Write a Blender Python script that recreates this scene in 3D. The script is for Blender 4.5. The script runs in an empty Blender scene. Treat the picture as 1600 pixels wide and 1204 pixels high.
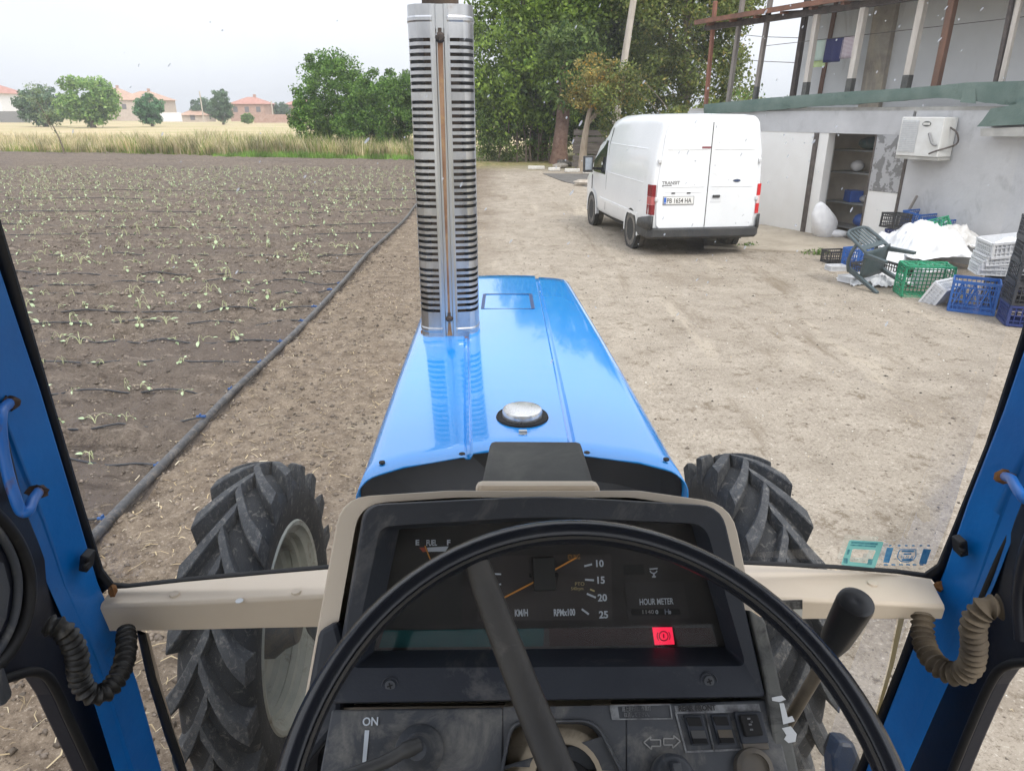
import bpy, math, random
import numpy as np
from mathutils import Vector, Matrix, Euler
random.seed(7); rs = np.random.default_rng(7)
R = math.radians
scene = bpy.context.scene
col = scene.collection
# ---------------------------------------------------------------- camera
EYE = Vector((0, 0, 2.3)); FPX = 1100.0
PITCH = math.atan((602-176)/FPX)
cd = bpy.data.cameras.new("camera"); cam = bpy.data.objects.new("camera", cd); col.objects.link(cam)
cam.location = EYE; cam.rotation_euler = (math.pi/2-PITCH, 0, 0)
cd.sensor_width = 36; cd.lens = 36*FPX/1600; cd.clip_start = .02; cd.clip_end = 3000
scene.camera = cam
# ---------------------------------------------------------------- sky, sun, exposure
SUN_EL, SUN_AZ = 52, 150      # azimuth clockwise from +Y (view direction)
w = bpy.data.worlds.new("World"); scene.world = w; w.use_nodes = True
nt = w.node_tree; nt.nodes.clear()
sky = nt.nodes.new('ShaderNodeTexSky'); sky.sky_type = 'NISHITA'; sky.sun_disc = False
sky.sun_elevation = R(SUN_EL); sky.sun_rotation = R(SUN_AZ); sky.dust_density = 3; sky.air_density = 1.0
hsv = nt.nodes.new('ShaderNodeHueSaturation'); hsv.inputs['Saturation'].default_value = .25
mix = nt.nodes.new('ShaderNodeMix'); mix.data_type = 'RGBA'; mix.inputs['Factor'].default_value = .72
mix.inputs['B'].default_value = (13.4, 13.9, 15.0, 1)
bg = nt.nodes.new('ShaderNodeBackground'); bg.inputs['Strength'].default_value = .1
out = nt.nodes.new('ShaderNodeOutputWorld')
nt.links.new(sky.outputs[0], hsv.inputs['Color']); nt.links.new(hsv.outputs[0], mix.inputs['A'])
# overcast sky: brighter overhead than at the horizon
wtc = nt.nodes.new('ShaderNodeTexCoord'); wsx = nt.nodes.new('ShaderNodeSeparateXYZ'); wmr = nt.nodes.new('ShaderNodeMapRange'); wvm = nt.nodes.new('ShaderNodeVectorMath'); wvm.operation = 'SCALE'
wnz = nt.nodes.new('ShaderNodeTexNoise'); wnz.inputs['Scale'].default_value = 2.2; wnz.inputs['Detail'].default_value = 5; wmp = nt.nodes.new('ShaderNodeMapping'); wmp.inputs['Scale'].default_value = (1, 1, 3.5); wad = nt.nodes.new('ShaderNodeMath'); wad.operation = 'MULTIPLY_ADD'; wad.inputs[1].default_value = .16
nt.links.new(wtc.outputs['Generated'], wsx.inputs[0]); nt.links.new(wsx.outputs['Z'], wmr.inputs['Value']); wmr.inputs['To Min'].default_value = .38; wmr.inputs['To Max'].default_value = .90
nt.links.new(wtc.outputs['Generated'], wmp.inputs[0]); nt.links.new(wmp.outputs[0], wnz.inputs['Vector']); nt.links.new(wnz.outputs['Fac'], wad.inputs[0]); nt.links.new(wmr.outputs[0], wad.inputs[2])
nt.links.new(mix.outputs['Result'], wvm.inputs[0]); nt.links.new(wad.outputs[0], wvm.inputs['Scale'])
nt.links.new(wvm.outputs[0], bg.inputs['Color']); nt.links.new(bg.outputs[0], out.inputs['Surface'])
sd = bpy.data.lights.new("sun", 'SUN'); sd.energy = 1.2; sd.angle = R(18); sd.color = (1, .95, .88)
so = bpy.data.objects.new("sun", sd); col.objects.link(so)
sv = Vector((math.sin(R(SUN_AZ))*math.cos(R(SUN_EL)), math.cos(R(SUN_AZ))*math.cos(R(SUN_EL)), math.sin(R(SUN_EL))))
so.rotation_euler = sv.to_track_quat('Z', 'Y').to_euler()
vs = scene.view_settings; vs.view_transform = 'Standard'; vs.look = 'None'; vs.gamma = 1; vs.exposure = .95
scene.cycles.max_bounces = 10; scene.cycles.transparent_max_bounces = 24
scene.cycles.sample_clamp_indirect = 6

# ---------------------------------------------------------------- photo geometry helpers
def ray(px, py):
    u = (px-800)/FPX; s = (602-py)/FPX
    return Vector((u, math.cos(PITCH)+s*math.sin(PITCH), -math.sin(PITCH)+s*math.cos(PITCH)))
def W(px, py, t): return EYE+ray(px, py)*t                       # at depth t
def G(px, py, z=0.0):                                            # on a level
    d = ray(px, py); return EYE+d*((z-EYE.z)/d.z)
def onp(px, py, P, N):
    d = ray(px, py); N = Vector(N); return EYE+d*((Vector(P)-EYE).dot(N)/d.dot(N))
TO = Vector((.072, 0, 0)); TY = R(2.24)
TM = Matrix.Translation(TO) @ Matrix.Rotation(TY, 4, 'Z'); TI = TM.inverted()
TE = TI @ EYE
def tray(px, py): return TI.to_3x3() @ ray(px, py)
def T(P): return TI @ P
def tx(px, py, X): d = tray(px, py); return TE+d*((X-TE.x)/d.x)
def ty(px, py, Y): d = tray(px, py); return TE+d*((Y-TE.y)/d.y)
def tz(px, py, Z): d = tray(px, py); return TE+d*((Z-TE.z)/d.z)
def td(px, py, t): return T(W(px, py, t))
def tp(px, py, P, N):
    d = tray(px, py); N = Vector(N); return TE+d*((Vector(P)-TE).dot(N)/d.dot(N))

# ---------------------------------------------------------------- materials
MATS = {}
def lin(c):
    return tuple((x/255/12.92 if x/255 <= .04045 else ((x/255+.055)/1.055)**2.4) for x in c)
def M(name, c1, c2=None, scale=6, rough=.6, metal=0, bump=0, bscale=60, spec=.5, coat=0, dust=None, dlo=.5, dhi=.75, dscale=8,
      rough2=None, stretch=(1, 1, 1), emit=None, alpha=None, bdist=.01, lo=.35, hi=.65, dstretch=(1,1,1)):
    if name in MATS: return MATS[name]
    m = bpy.data.materials.new(name); m.use_nodes = True; n = m.node_tree; b = n.nodes['Principled BSDF']
    L = n.links.new; N = n.nodes.new
    b.inputs['Roughness'].default_value = rough; b.inputs['Metallic'].default_value = metal
    b.inputs['Specular IOR Level'].default_value = spec; b.inputs['Coat Weight'].default_value = coat
    b.inputs['Coat Roughness'].default_value = .04; b.inputs['Coat IOR'].default_value = 1.7
    tc = N('ShaderNodeTexCoord'); mp = N('ShaderNodeMapping'); mp.inputs['Scale'].default_value = stretch
    L(tc.outputs['Object'], mp.inputs['Vector'])
    cur = None
    if c2 is not None:
        nz = N('ShaderNodeTexNoise'); nz.inputs['Scale'].default_value = scale; nz.inputs['Detail'].default_value = 7
        nz.inputs['Roughness'].default_value = .62
        L(mp.outputs[0], nz.inputs['Vector'])
        mr = N('ShaderNodeMapRange'); mr.inputs['From Min'].default_value = lo; mr.inputs['From Max'].default_value = hi
        L(nz.outputs['Fac'], mr.inputs['Value'])
        mx = N('ShaderNodeMix'); mx.data_type = 'RGBA'; mx.inputs['A'].default_value = (*c1, 1); mx.inputs['B'].default_value = (*c2, 1)
        L(mr.outputs['Result'], mx.inputs['Factor']); cur = mx.outputs['Result']
        if rough2 is not None:
            r2 = N('ShaderNodeMapRange'); r2.inputs['To Min'].default_value = rough; r2.inputs['To Max'].default_value = rough2
            L(mr.outputs['Result'], r2.inputs['Value']); L(r2.outputs['Result'], b.inputs['Roughness'])
    if dust is not None:
        mp2 = N('ShaderNodeMapping'); mp2.inputs['Scale'].default_value = dstretch; L(tc.outputs['Object'], mp2.inputs['Vector'])
        n2 = N('ShaderNodeTexNoise'); n2.inputs['Scale'].default_value = dscale; n2.inputs['Detail'].default_value = 10
        n2.inputs['Roughness'].default_value = .7; n2.inputs['Distortion'].default_value = .6
        L(mp2.outputs[0], n2.inputs['Vector'])
        m2 = N('ShaderNodeMapRange'); m2.inputs['From Min'].default_value = dlo; m2.inputs['From Max'].default_value = dhi
        L(n2.outputs['Fac'], m2.inputs['Value'])
        x2 = N('ShaderNodeMix'); x2.data_type = 'RGBA'; x2.inputs['B'].default_value = (*dust, 1)
        if cur is None: x2.inputs['A'].default_value = (*c1, 1)
        else: L(cur, x2.inputs['A'])
        L(m2.outputs['Result'], x2.inputs['Factor']); cur = x2.outputs['Result']
    if cur is None: b.inputs['Base Color'].default_value = (*c1, 1)
    else: L(cur, b.inputs['Base Color'])
    if bump:
        nb = N('ShaderNodeTexNoise'); nb.inputs['Scale'].default_value = bscale; nb.inputs['Detail'].default_value = 6
        L(mp.outputs[0], nb.inputs['Vector'])
        bp = N('ShaderNodeBump'); bp.inputs['Strength'].default_value = bump; bp.inputs['Distance'].default_value = bdist
        L(nb.outputs['Fac'], bp.inputs['Height']); L(bp.outputs[0], b.inputs['Normal'])
    if emit: b.inputs['Emission Color'].default_value = (*emit[0], 1); b.inputs['Emission Strength'].default_value = emit[1]
    if alpha is not None: b.inputs['Alpha'].default_value = alpha
    MATS[name] = m; return m
def leafmat(name, c1, c2, c3=None, trans=.35):
    m = bpy.data.materials.new(name); m.use_nodes = True; n = m.node_tree; n.nodes.clear(); N = n.nodes.new; L = n.links.new
    g = N('ShaderNodeNewGeometry'); cr = N('ShaderNodeValToRGB')
    cr.color_ramp.elements[0].color = (*c1, 1); cr.color_ramp.elements[1].color = (*c2, 1)
    if c3:
        cr.color_ramp.elements[1].position = .86; e = cr.color_ramp.elements.new(.97); e.color = (*c3, 1)
    L(g.outputs['Random Per Island'], cr.inputs[0])
    tc = N('ShaderNodeTexCoord'); nz = N('ShaderNodeTexNoise'); nz.inputs['Scale'].default_value = .9; L(tc.outputs['Object'], nz.inputs['Vector'])
    mr = N('ShaderNodeMapRange'); mr.inputs['From Min'].default_value = .35; mr.inputs['From Max'].default_value = .65; mr.inputs['To Min'].default_value = .6; mr.inputs['To Max'].default_value = 1.35
    L(nz.outputs['Fac'], mr.inputs['Value'])
    vm = N('ShaderNodeVectorMath'); vm.operation = 'SCALE'; L(cr.outputs[0], vm.inputs[0]); L(mr.outputs[0], vm.inputs['Scale'])
    d = N('ShaderNodeBsdfPrincipled'); d.inputs['Roughness'].default_value = .5; d.inputs['Specular IOR Level'].default_value = .25; t = N('ShaderNodeBsdfTranslucent'); mx = N('ShaderNodeMixShader'); mx.inputs[0].default_value = trans
    L(vm.outputs[0], d.inputs['Base Color']); L(vm.outputs[0], t.inputs['Color'])
    L(d.outputs[0], mx.inputs[1]); L(t.outputs[0], mx.inputs[2])
    o = N('ShaderNodeOutputMaterial'); L(mx.outputs[0], o.inputs['Surface']); MATS[name] = m; return m
def glassmat(name, tint=(1, 1, 1), film=.03, streak=.1, refl=.6, scale=6, stretch=(1, 1, 1), filmcol=(.75, .74, .7)):
    m = bpy.data.materials.new(name); m.use_nodes = True; n = m.node_tree; n.nodes.clear(); N = n.nodes.new; L = n.links.new
    tr = N('ShaderNodeBsdfTransparent'); tr.inputs[0].default_value = (*tint, 1)
    gl = N('ShaderNodeBsdfGlossy'); gl.inputs['Roughness'].default_value = .02
    fr = N('ShaderNodeFresnel'); fr.inputs['IOR'].default_value = 1.45
    mu = N('ShaderNodeMath'); mu.operation = 'MULTIPLY'; mu.inputs[1].default_value = refl; L(fr.outputs[0], mu.inputs[0])
    m1 = N('ShaderNodeMixShader'); L(mu.outputs[0], m1.inputs[0]); L(tr.outputs[0], m1.inputs[1]); L(gl.outputs[0], m1.inputs[2])
    df = N('ShaderNodeBsdfDiffuse'); df.inputs[0].default_value = (*filmcol, 1)
    t2 = N('ShaderNodeBsdfTranslucent'); t2.inputs[0].default_value = (*filmcol, 1)
    dm = N('ShaderNodeMixShader'); dm.inputs[0].default_value = .5; L(df.outputs[0], dm.inputs[1]); L(t2.outputs[0], dm.inputs[2])
    tc = N('ShaderNodeTexCoord'); mp = N('ShaderNodeMapping'); mp.inputs['Scale'].default_value = stretch; L(tc.outputs['Object'], mp.inputs['Vector'])
    nz = N('ShaderNodeTexNoise'); nz.inputs['Scale'].default_value = scale; nz.inputs['Detail'].default_value = 8; nz.inputs['Roughness'].default_value = .7
    L(mp.outputs[0], nz.inputs['Vector'])
    mr = N('ShaderNodeMapRange'); mr.inputs['From Min'].default_value = .45; mr.inputs['From Max'].default_value = .85
    mr.inputs['To Min'].default_value = film; mr.inputs['To Max'].default_value = film+streak; L(nz.outputs['Fac'], mr.inputs['Value'])
    m2 = N('ShaderNodeMixShader'); L(mr.outputs[0], m2.inputs[0]); L(m1.outputs[0], m2.inputs[1]); L(dm.outputs[0], m2.inputs[2])
    o = N('ShaderNodeOutputMaterial'); L(m2.outputs[0], o.inputs['Surface']); MATS[name] = m; return m

# ---------------------------------------------------------------- mesh builder
def cat(pts, n=6):
    P = [Vector(p) for p in pts]; P = [P[0]*2-P[1]]+P+[P[-1]*2-P[-2]]; o = []
    for i in range(1, len(P)-2):
        for k in range(n):
            t = k/n; a, b, c, d = P[i-1:i+3]
            o.append(.5*((2*b)+(c-a)*t+(2*a-5*b+4*c-d)*t*t+(3*b-a-3*c+d)*t**3))
    o.append(P[-2]); return o
class MB:
    def __init__(s): s.v = []; s.f = []; s.m = []
    def add(s, V, F, m=0):
        o = len(s.v); s.v += [tuple(v) for v in V]; s.f += [tuple(i+o for i in f) for f in F]; s.m += [m]*len(F); return s
    def hexa(s, p, m=0):   # p[0:4] bottom ring, p[4:8] top ring
        return s.add(p, [(3, 2, 1, 0), (4, 5, 6, 7), (0, 1, 5, 4), (1, 2, 6, 5), (2, 3, 7, 6), (3, 0, 4, 7)], m)
    def box(s, c, d, rot=None, m=0):
        c = Vector(c); h = Vector(d)/2
        q = [Vector((x*h.x, y*h.y, z*h.z)) for z in (-1, 1) for x, y in ((-1, -1), (1, -1), (1, 1), (-1, 1))]
        if rot is not None:
            rm = Euler(rot).to_matrix() if not isinstance(rot, Matrix) else rot.to_3x3(); q = [rm @ v for v in q]
        return s.hexa([c+v for v in q], m)
    def slab(s, poly, off, m=0):     # polygon (list of points) thickened by vector off
        n = len(poly); off = Vector(off); P = [Vector(p) for p in poly]
        V = P+[p+off for p in P]
        F = [tuple(range(n)), tuple(range(2*n-1, n-1, -1))]+[(i, i+n, (i+1) % n+n, (i+1) % n) for i in range(n)]
        return s.add(V, F, m)
    def tube(s, pts, r, n=10, m=0, cap=True, up=None, sq=1.0):
        P = [Vector(p) for p in pts]; k = len(P); V = []; F = []
        ref = Vector(up) if up else None; prev = None
        for i, p in enumerate(P):
            t = (P[min(i+1, k-1)]-P[max(i-1, 0)]).normalized()
            if prev is None:
                a = ref if ref else (Vector((0, 0, 1)) if abs(t.z) < .9 else Vector((1, 0, 0)))
                u = (a-t*a.dot(t)).normalized()
            else: u = (prev-t*prev.dot(t)).normalized()
            prev = u; v = t.cross(u); rr = r[i] if hasattr(r, '__len__') else r
            for j in range(n):
                an = 2*math.pi*j/n; V.append(p+u*math.cos(an)*rr*sq+v*math.sin(an)*rr)
        for i in range(k-1):
            for j in range(n):
                a = i*n+j; b = i*n+(j+1) % n; F.append((a, b, b+n, a+n))
        if cap: F += [tuple(range(n-1, -1, -1)), tuple(range((k-1)*n, k*n))]
        return s.add(V, F, m)
    def lathe(s, prof, c, ax=(0, 0, 1), n=32, m=0, closed=False, cap=True):   # prof: (r, h) along ax
        ax = Vector(ax).normalized(); c = Vector(c); a = Vector((1, 0, 0)) if abs(ax.x) < .9 else Vector((0, 1, 0))
        u = (a-ax*a.dot(ax)).normalized(); v = ax.cross(u); V = []; F = []; k = len(prof)
        for r_, h in prof:
            for j in range(n):
                an = 2*math.pi*j/n; V.append(c+ax*h+(u*math.cos(an)+v*math.sin(an))*r_)
        for i in range(k if closed else k-1):
            for j in range(n):
                a_ = i*n+j; b_ = i*n+(j+1) % n; o = ((i+1) % k)*n; F.append((a_, b_, o+(j+1) % n, o+j))
        if not closed and cap:
            if prof[0][0] > 1e-4: F.append(tuple(range(n-1, -1, -1)))
            if prof[-1][0] > 1e-4: F.append(tuple(range((k-1)*n, k*n)))
        return s.add(V, F, m)
    def grid(s, rows, m=0, wrap=False):
        V = [p for r_ in rows for p in r_]; nc = len(rows[0]); F = []
        for i in range(len(rows)-1):
            for j in range(nc if wrap else nc-1):
                j2 = (j+1) % nc; F.append((i*nc+j, i*nc+j2, (i+1)*nc+j2, (i+1)*nc+j))
        return s.add(V, F, m)
    def ball(s, c, r, n=8, m=0, sc=(1, 1, 1), jit=0):
        V = []; F = []; c = Vector(c); k = max(4, n//2+1)
        for i in range(k+1):
            th = math.pi*i/k
            for j in range(n):
                ph = 2*math.pi*j/n; q = 1+(random.uniform(-jit, jit) if jit else 0)
                V.append(c+Vector((math.sin(th)*math.cos(ph)*sc[0], math.sin(th)*math.sin(ph)*sc[1], math.cos(th)*sc[2]))*r*q)
        for i in range(k):
            for j in range(n): F.append((i*n+j, (i+1)*n+j, (i+1)*n+(j+1) % n, i*n+(j+1) % n))
        return s.add(V, F, m)
    def build(s, name, mats, parent=None, smooth=35, bev=0, label=None, recalc=True, seg=2):
        me = bpy.data.meshes.new(name); me.from_pydata(s.v, [], s.f); me.validate()
        if not isinstance(mats, (list, tuple)): mats = [mats]
        for x in mats: me.materials.append(x)
        if len(mats) > 1 and len(me.polygons) == len(s.m): me.polygons.foreach_set('material_index', s.m)
        if recalc:
            import bmesh
            bm = bmesh.new(); bm.from_mesh(me); bmesh.ops.remove_doubles(bm, verts=bm.verts, dist=1e-5)
            bmesh.ops.recalc_face_normals(bm, faces=bm.faces); bm.to_mesh(me); bm.free()
        if smooth:
            me.polygons.foreach_set('use_smooth', [True]*len(me.polygons)); me.set_sharp_from_angle(angle=R(smooth))
        o = bpy.data.objects.new(name, me); col.objects.link(o)
        if parent: o.parent = parent
        if label: o['label'] = label
        if bev:
            b = o.modifiers.new('bevel', 'BEVEL'); b.width = bev; b.segments = seg; b.limit_method = 'ANGLE'; b.angle_limit = R(40); b.harden_normals = False
        return o
def npmesh(name, V, F4, mats, parent=None, mi=None, smooth=False):   # V Nx3, F4 Mx4 int arrays
    me = bpy.data.meshes.new(name); V = np.asarray(V, np.float32); F4 = np.asarray(F4, np.int32); k = F4.shape[1]
    me.vertices.add(len(V)); me.vertices.foreach_set('co', V.ravel())
    me.loops.add(F4.size); me.loops.foreach_set('vertex_index', F4.ravel())
    me.polygons.add(len(F4)); me.polygons.foreach_set('loop_start', np.arange(0, F4.size, k, dtype=np.int32))
    if not isinstance(mats, (list, tuple)): mats = [mats]
    for x in mats: me.materials.append(x)
    if mi is not None: me.polygons.foreach_set('material_index', np.asarray(mi, np.int32))
    if smooth: me.polygons.foreach_set('use_smooth', [True]*len(F4))
    me.update(calc_edges=True)
    o = bpy.data.objects.new(name, me); col.objects.link(o)
    if parent: o.parent = parent
    return o
def tag(o, label=None, cat=None, group=None, kind=None):
    if label: o['label'] = label
    if cat: o['category'] = cat
    if group: o['group'] = group
    if kind: o['kind'] = kind
    return o
def empty(name, loc, rz=0, rot=None):
    o = bpy.data.objects.new(name, None); col.objects.link(o); o.location = loc; o.rotation_euler = rot if rot else (0, 0, rz)
    o.empty_display_size = .1; return o
def copy_tree(o, parent=None):
    c = o.copy(); col.objects.link(c)
    if parent: c.parent = parent
    for ch in list(o.children): copy_tree(ch, c)
    return c
def text(s, size, origin, xdir, ydir, mat, name, parent, lift=.0008, align='LEFT', bold=0, sx=1, ext=.0002):
    cu = bpy.data.curves.new(name, 'FONT'); cu.body = s; cu.size = size; cu.align_x = align; cu.extrude = ext; cu.offset = bold; cu.resolution_u = 3
    to = bpy.data.objects.new('t', cu); col.objects.link(to)
    bpy.context.view_layer.update()
    me = bpy.data.meshes.new_from_object(to.evaluated_get(bpy.context.evaluated_depsgraph_get()))
    bpy.data.objects.remove(to); x = Vector(xdir).normalized(); y = Vector(ydir); y = (y-x*y.dot(x)).normalized(); z = x.cross(y)
    mt = Matrix((x*sx, y, z)).transposed().to_4x4(); mt.translation = Vector(origin)+z*lift; me.transform(mt)
    me.name = name; me.materials.clear(); me.materials.append(mat)
    o = bpy.data.objects.new(name, me); col.objects.link(o)
    if parent: o.parent = parent
    return o
def vnoise(x, y, seed=0):    # cheap smooth value noise (numpy)
    xi = np.floor(x).astype(int); yi = np.floor(y).astype(int); fx = x-xi; fy = y-yi
    def h(a, b):
        n = (a*374761393+b*668265263+seed*1442695) & 0x7fffffff; n = ((n ^ (n >> 13))*1274126177) & 0x7fffffff
        return ((n ^ (n >> 16)) & 0xffff)/65535.
    fx = fx*fx*(3-2*fx); fy = fy*fy*(3-2*fy)
    return (h(xi, yi)*(1-fx)+h(xi+1, yi)*fx)*(1-fy)+(h(xi, yi+1)*(1-fx)+h(xi+1, yi+1)*fx)*fy-.5
# ================================================================ ground
def groundmat(name, kind):
    m = bpy.data.materials.new(name); m.use_nodes = True; n = m.node_tree; b = n.nodes['Principled BSDF']; N = n.nodes.new; L = n.links.new
    b.inputs['Roughness'].default_value = .92; b.inputs['Specular IOR Level'].default_value = .15
    tc = N('ShaderNodeTexCoord')
    def noise(sc, det=8, ro=.65, st=None, dist=0):
        z = N('ShaderNodeTexNoise'); z.inputs['Scale'].default_value = sc; z.inputs['Detail'].default_value = det; z.inputs['Roughness'].default_value = ro; z.inputs['Distortion'].default_value = dist
        if st: q = N('ShaderNodeMapping'); q.inputs['Scale'].default_value = st; L(tc.outputs['Object'], q.inputs[0]); L(q.outputs[0], z.inputs['Vector'])
        else: L(tc.outputs['Object'], z.inputs['Vector'])
        return z.outputs['Fac']
    def ramp(v, a, c, lo=0, hi=1):
        r = N('ShaderNodeMapRange'); r.inputs['From Min'].default_value = a; r.inputs['From Max'].default_value = c; r.inputs['To Min'].default_value = lo; r.inputs['To Max'].default_value = hi; L(v, r.inputs['Value']); return r.outputs[0]
    def mixc(f, a, c):
        x = N('ShaderNodeMix'); x.data_type = 'RGBA'; L(f, x.inputs['Factor'])
        for k, q in (('A', a), ('B', c)):
            if isinstance(q, tuple): x.inputs[k].default_value = (*q, 1)
            else: L(q, x.inputs[k])
        return x.outputs['Result']
    def mul(a, k):
        x = N('ShaderNodeMath'); x.operation = 'MULTIPLY'; L(a, x.inputs[0])
        if isinstance(k, (int, float)): x.inputs[1].default_value = k
        else: L(k, x.inputs[1])
        return x.outputs[0]
    def addn(a, c):
        x = N('ShaderNodeMath'); x.operation = 'ADD'; L(a, x.inputs[0])
        if isinstance(c, (int, float)): x.inputs[1].default_value = c
        else: L(c, x.inputs[1])
        return x.outputs[0]
    fine = noise(55, 6, .75); med = noise(9, 8, .7)
    soil = mixc(ramp(med, .38, .62), (.115, .090, .070), (.24, .195, .155)); soil = mixc(ramp(fine, .54, .68), soil, (.33, .275, .225)); soil = mixc(ramp(fine, .45, .33), soil, (.05, .04, .032)); soil = mixc(ramp(noise(22, 6, .8), .58, .68), soil, (.28, .23, .185))  # fine-noise hollows coloured dark: painted shade backing up the faint bump
    if kind == 'field':
        soil = mixc(ramp(noise(.6, 5, .6, (.35, 1.6, 1)), .4, .62), soil, (.16, .13, .11))
        soil = mixc(ramp(noise(2.0, 9, .75, (.35, 3.2, 1)), .55, .64), soil, (.085, .066, .052)); soil = mixc(ramp(noise(5.5, 8, .8, (.6, 1.6, 1)), .44, .38), soil, (.29, .24, .195))  # dark streaks along the rows: furrow shadow put into the soil colour
        colr = soil
    else:
        big = noise(.55, 7, .62, (1, .55, 1)); st = noise(1.9, 9, .74)
        dirt = mixc(ramp(st, .34, .66), (.258, .222, .178), (.382, .336, .276)); dirt = mixc(ramp(big, .54, .72), dirt, (.215, .178, .136))
        dirt = mixc(ramp(fine, .56, .7), dirt, (.58, .53, .46)); dirt = mixc(ramp(fine, .46, .33), dirt, (.16, .13, .10)); dirt = mixc(ramp(noise(1.0, 8, .7, (2.2, .32, 1)), .56, .68), dirt, (.205, .168, .126)); dirt = mixc(ramp(noise(.8, 7, .65, (1.7, .25, 1.3)), .42, .34), dirt, (.40, .35, .28))
        dirt = mixc(ramp(noise(16, 8, .85), .55, .62), dirt, (.15, .12, .088)); dirt = mixc(ramp(noise(3.4, 10, .85), .54, .61), dirt, (.175, .142, .105))
        sx = N('ShaderNodeSeparateXYZ'); L(tc.outputs['Object'], sx.inputs[0])
        wob = mul(addn(noise(1.1, 6, .6), -.5), 2.2)
        strip = mixc(ramp(noise(7, 9, .75), .4, .62), (.118, .09, .066), (.232, .186, .14)); strip = mixc(ramp(fine, .56, .72), strip, (.42, .36, .29)); strip = mixc(ramp(fine, .45, .33), strip, (.07, .055, .042))
        fx = ramp(addn(sx.outputs[0], wob), -1.25, -.1)
        colr = mixc(fx, strip, dirt)
        # straw tinted verge towards the trees
        fy = ramp(addn(sx.outputs[1], mul(addn(noise(.8, 5), -.5), 6)), 31, 35)
        colr = mixc(fy, colr, mixc(ramp(noise(3, 6), .4, .6), (.13, .14, .045), (.3, .24, .13)))
    L(colr, b.inputs['Base Color'])
    h = addn(mul(fine, .5), mul(med, 1.2)); h = addn(h, mul(noise(160, 3, .6), .25))
    bp = N('ShaderNodeBump'); bp.inputs['Strength'].default_value = .9 if kind == 'field' else .55; bp.inputs['Distance'].default_value = .06 if kind == 'field' else .022
    L(h, bp.inputs['Height']); L(bp.outputs[0], b.inputs['Normal']); MATS[name] = m; return m
ROW0, ROWD = 4.33, .70
def edge(y): return -2.38-.0006*y*y*.5
def hgt(x, y):
    fld = 1/(1+np.exp((x-(-2.35))/.12))
    z = .010*vnoise(x*1.3, y*1.3, 3)+.008*vnoise(x*5, y*5, 4)
    ruts = .03*vnoise(x*1.2, y*.22, 11)*(1-fld)
    fur = .045*np.cos((y-ROW0-.06*vnoise(x*.8, y*.3, 5))*2*np.pi/ROWD)
    cl = .06*vnoise(x*6, y*6, 6)+.07*vnoise(x*13, y*13, 7)+.04*vnoise(x*27, y*27, 8)
    strip = np.clip((-.6-x)/1.2, 0, 1)*(1-fld)
    return z+ruts+fld*(fur+cl*.9-.01)+strip*cl*.45
def hz(x, y): return float(hgt(np.array([x]), np.array([y]))[0])
ys = [-2.0]
while ys[-1] < 47.5: ys.append(ys[-1]+(.045 if ys[-1] < 5 else .045+.0085*(ys[-1]-5)) if ys[-1] > 1.5 else ys[-1]+.3)
xs = list(np.arange(-36, -9, .3))+list(np.arange(-9, -4.2, .06))+list(np.arange(-4.2, 1, .04))+list(np.arange(1, 8, .07))+list(np.arange(8, 26, .5))
xs = np.array(xs); ys = np.array(ys); X, Y = np.meshgrid(xs, ys); Z = hgt(X, Y)
V = np.stack([X, Y, Z], -1).reshape(-1, 3); nc = len(xs); nr = len(ys)
I, J = np.meshgrid(np.arange(nr-1), np.arange(nc-1), indexing='ij'); a = (I*nc+J).ravel()
Fq = np.stack([a, a+1, a+nc+1, a+nc], 1)
cx_ = V[Fq].mean(1); far = 47.6+(cx_[:, 0]+33)*(39.5-47.6)/27.4
isf = (cx_[:, 0] < -2.35) & (cx_[:, 1] < far)
keep = (cx_[:, 0] < -2.35) & ~isf
def sub(name, mask, mat):
    f = Fq[mask]; u, inv = np.unique(f, return_inverse=True); return npmesh(name, V[u], inv.reshape(-1, 4), mat, smooth=True)
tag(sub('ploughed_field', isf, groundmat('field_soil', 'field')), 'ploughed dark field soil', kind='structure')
tag(sub('dirt_yard', cx_[:, 0] >= -2.35, groundmat('yard_dirt', 'yard')), 'pale dirt yard', kind='structure')
gm = M('dry_plain', (.50, .39, .24), (.34, .31, .14), scale=.12, rough=.95, lo=.42, hi=.6, stretch=(.5, 2, 1), bump=.5, bscale=3, bdist=.2)
g = MB(); g.add([(-900, -60, -.12), (900, -60, -.12), (900, 1500, -.12), (-900, 1500, -.12)], [(0, 1, 2, 3)])
tag(g.build('ground', gm, smooth=0), 'dry grass plain', kind='structure')
# asphalt lane beyond the van
am = M('asphalt', (.085, .08, .075), (.14, .13, .12), scale=3, rough=.9, bump=.4, bscale=90)
p = MB(); p.slab([G(*q, .012) for q in ((848, 271), (1010, 272), (1010, 296), (915, 292), (880, 283))], (0, 0, -.02)); tag(p.build('lane', am, smooth=0), 'asphalt lane', kind='structure')
cm = M('apron_concrete', (.30, .26, .205), (.4, .35, .28), scale=2.5, rough=.9, dust=(.2, .17, .13), dlo=.55, dhi=.7, dscale=5, bump=.3)
p = MB(); p.slab([G(*q, .05) for q in ((1100, 349), (1180, 350), (1256, 354), (1300, 362), (1352, 386), (1322, 394), (1230, 391), (1100, 384))], (0, 0, -.1)); tag(p.build('pavement', cm, smooth=0, bev=.01), 'concrete apron along the annex', kind='structure')

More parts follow.
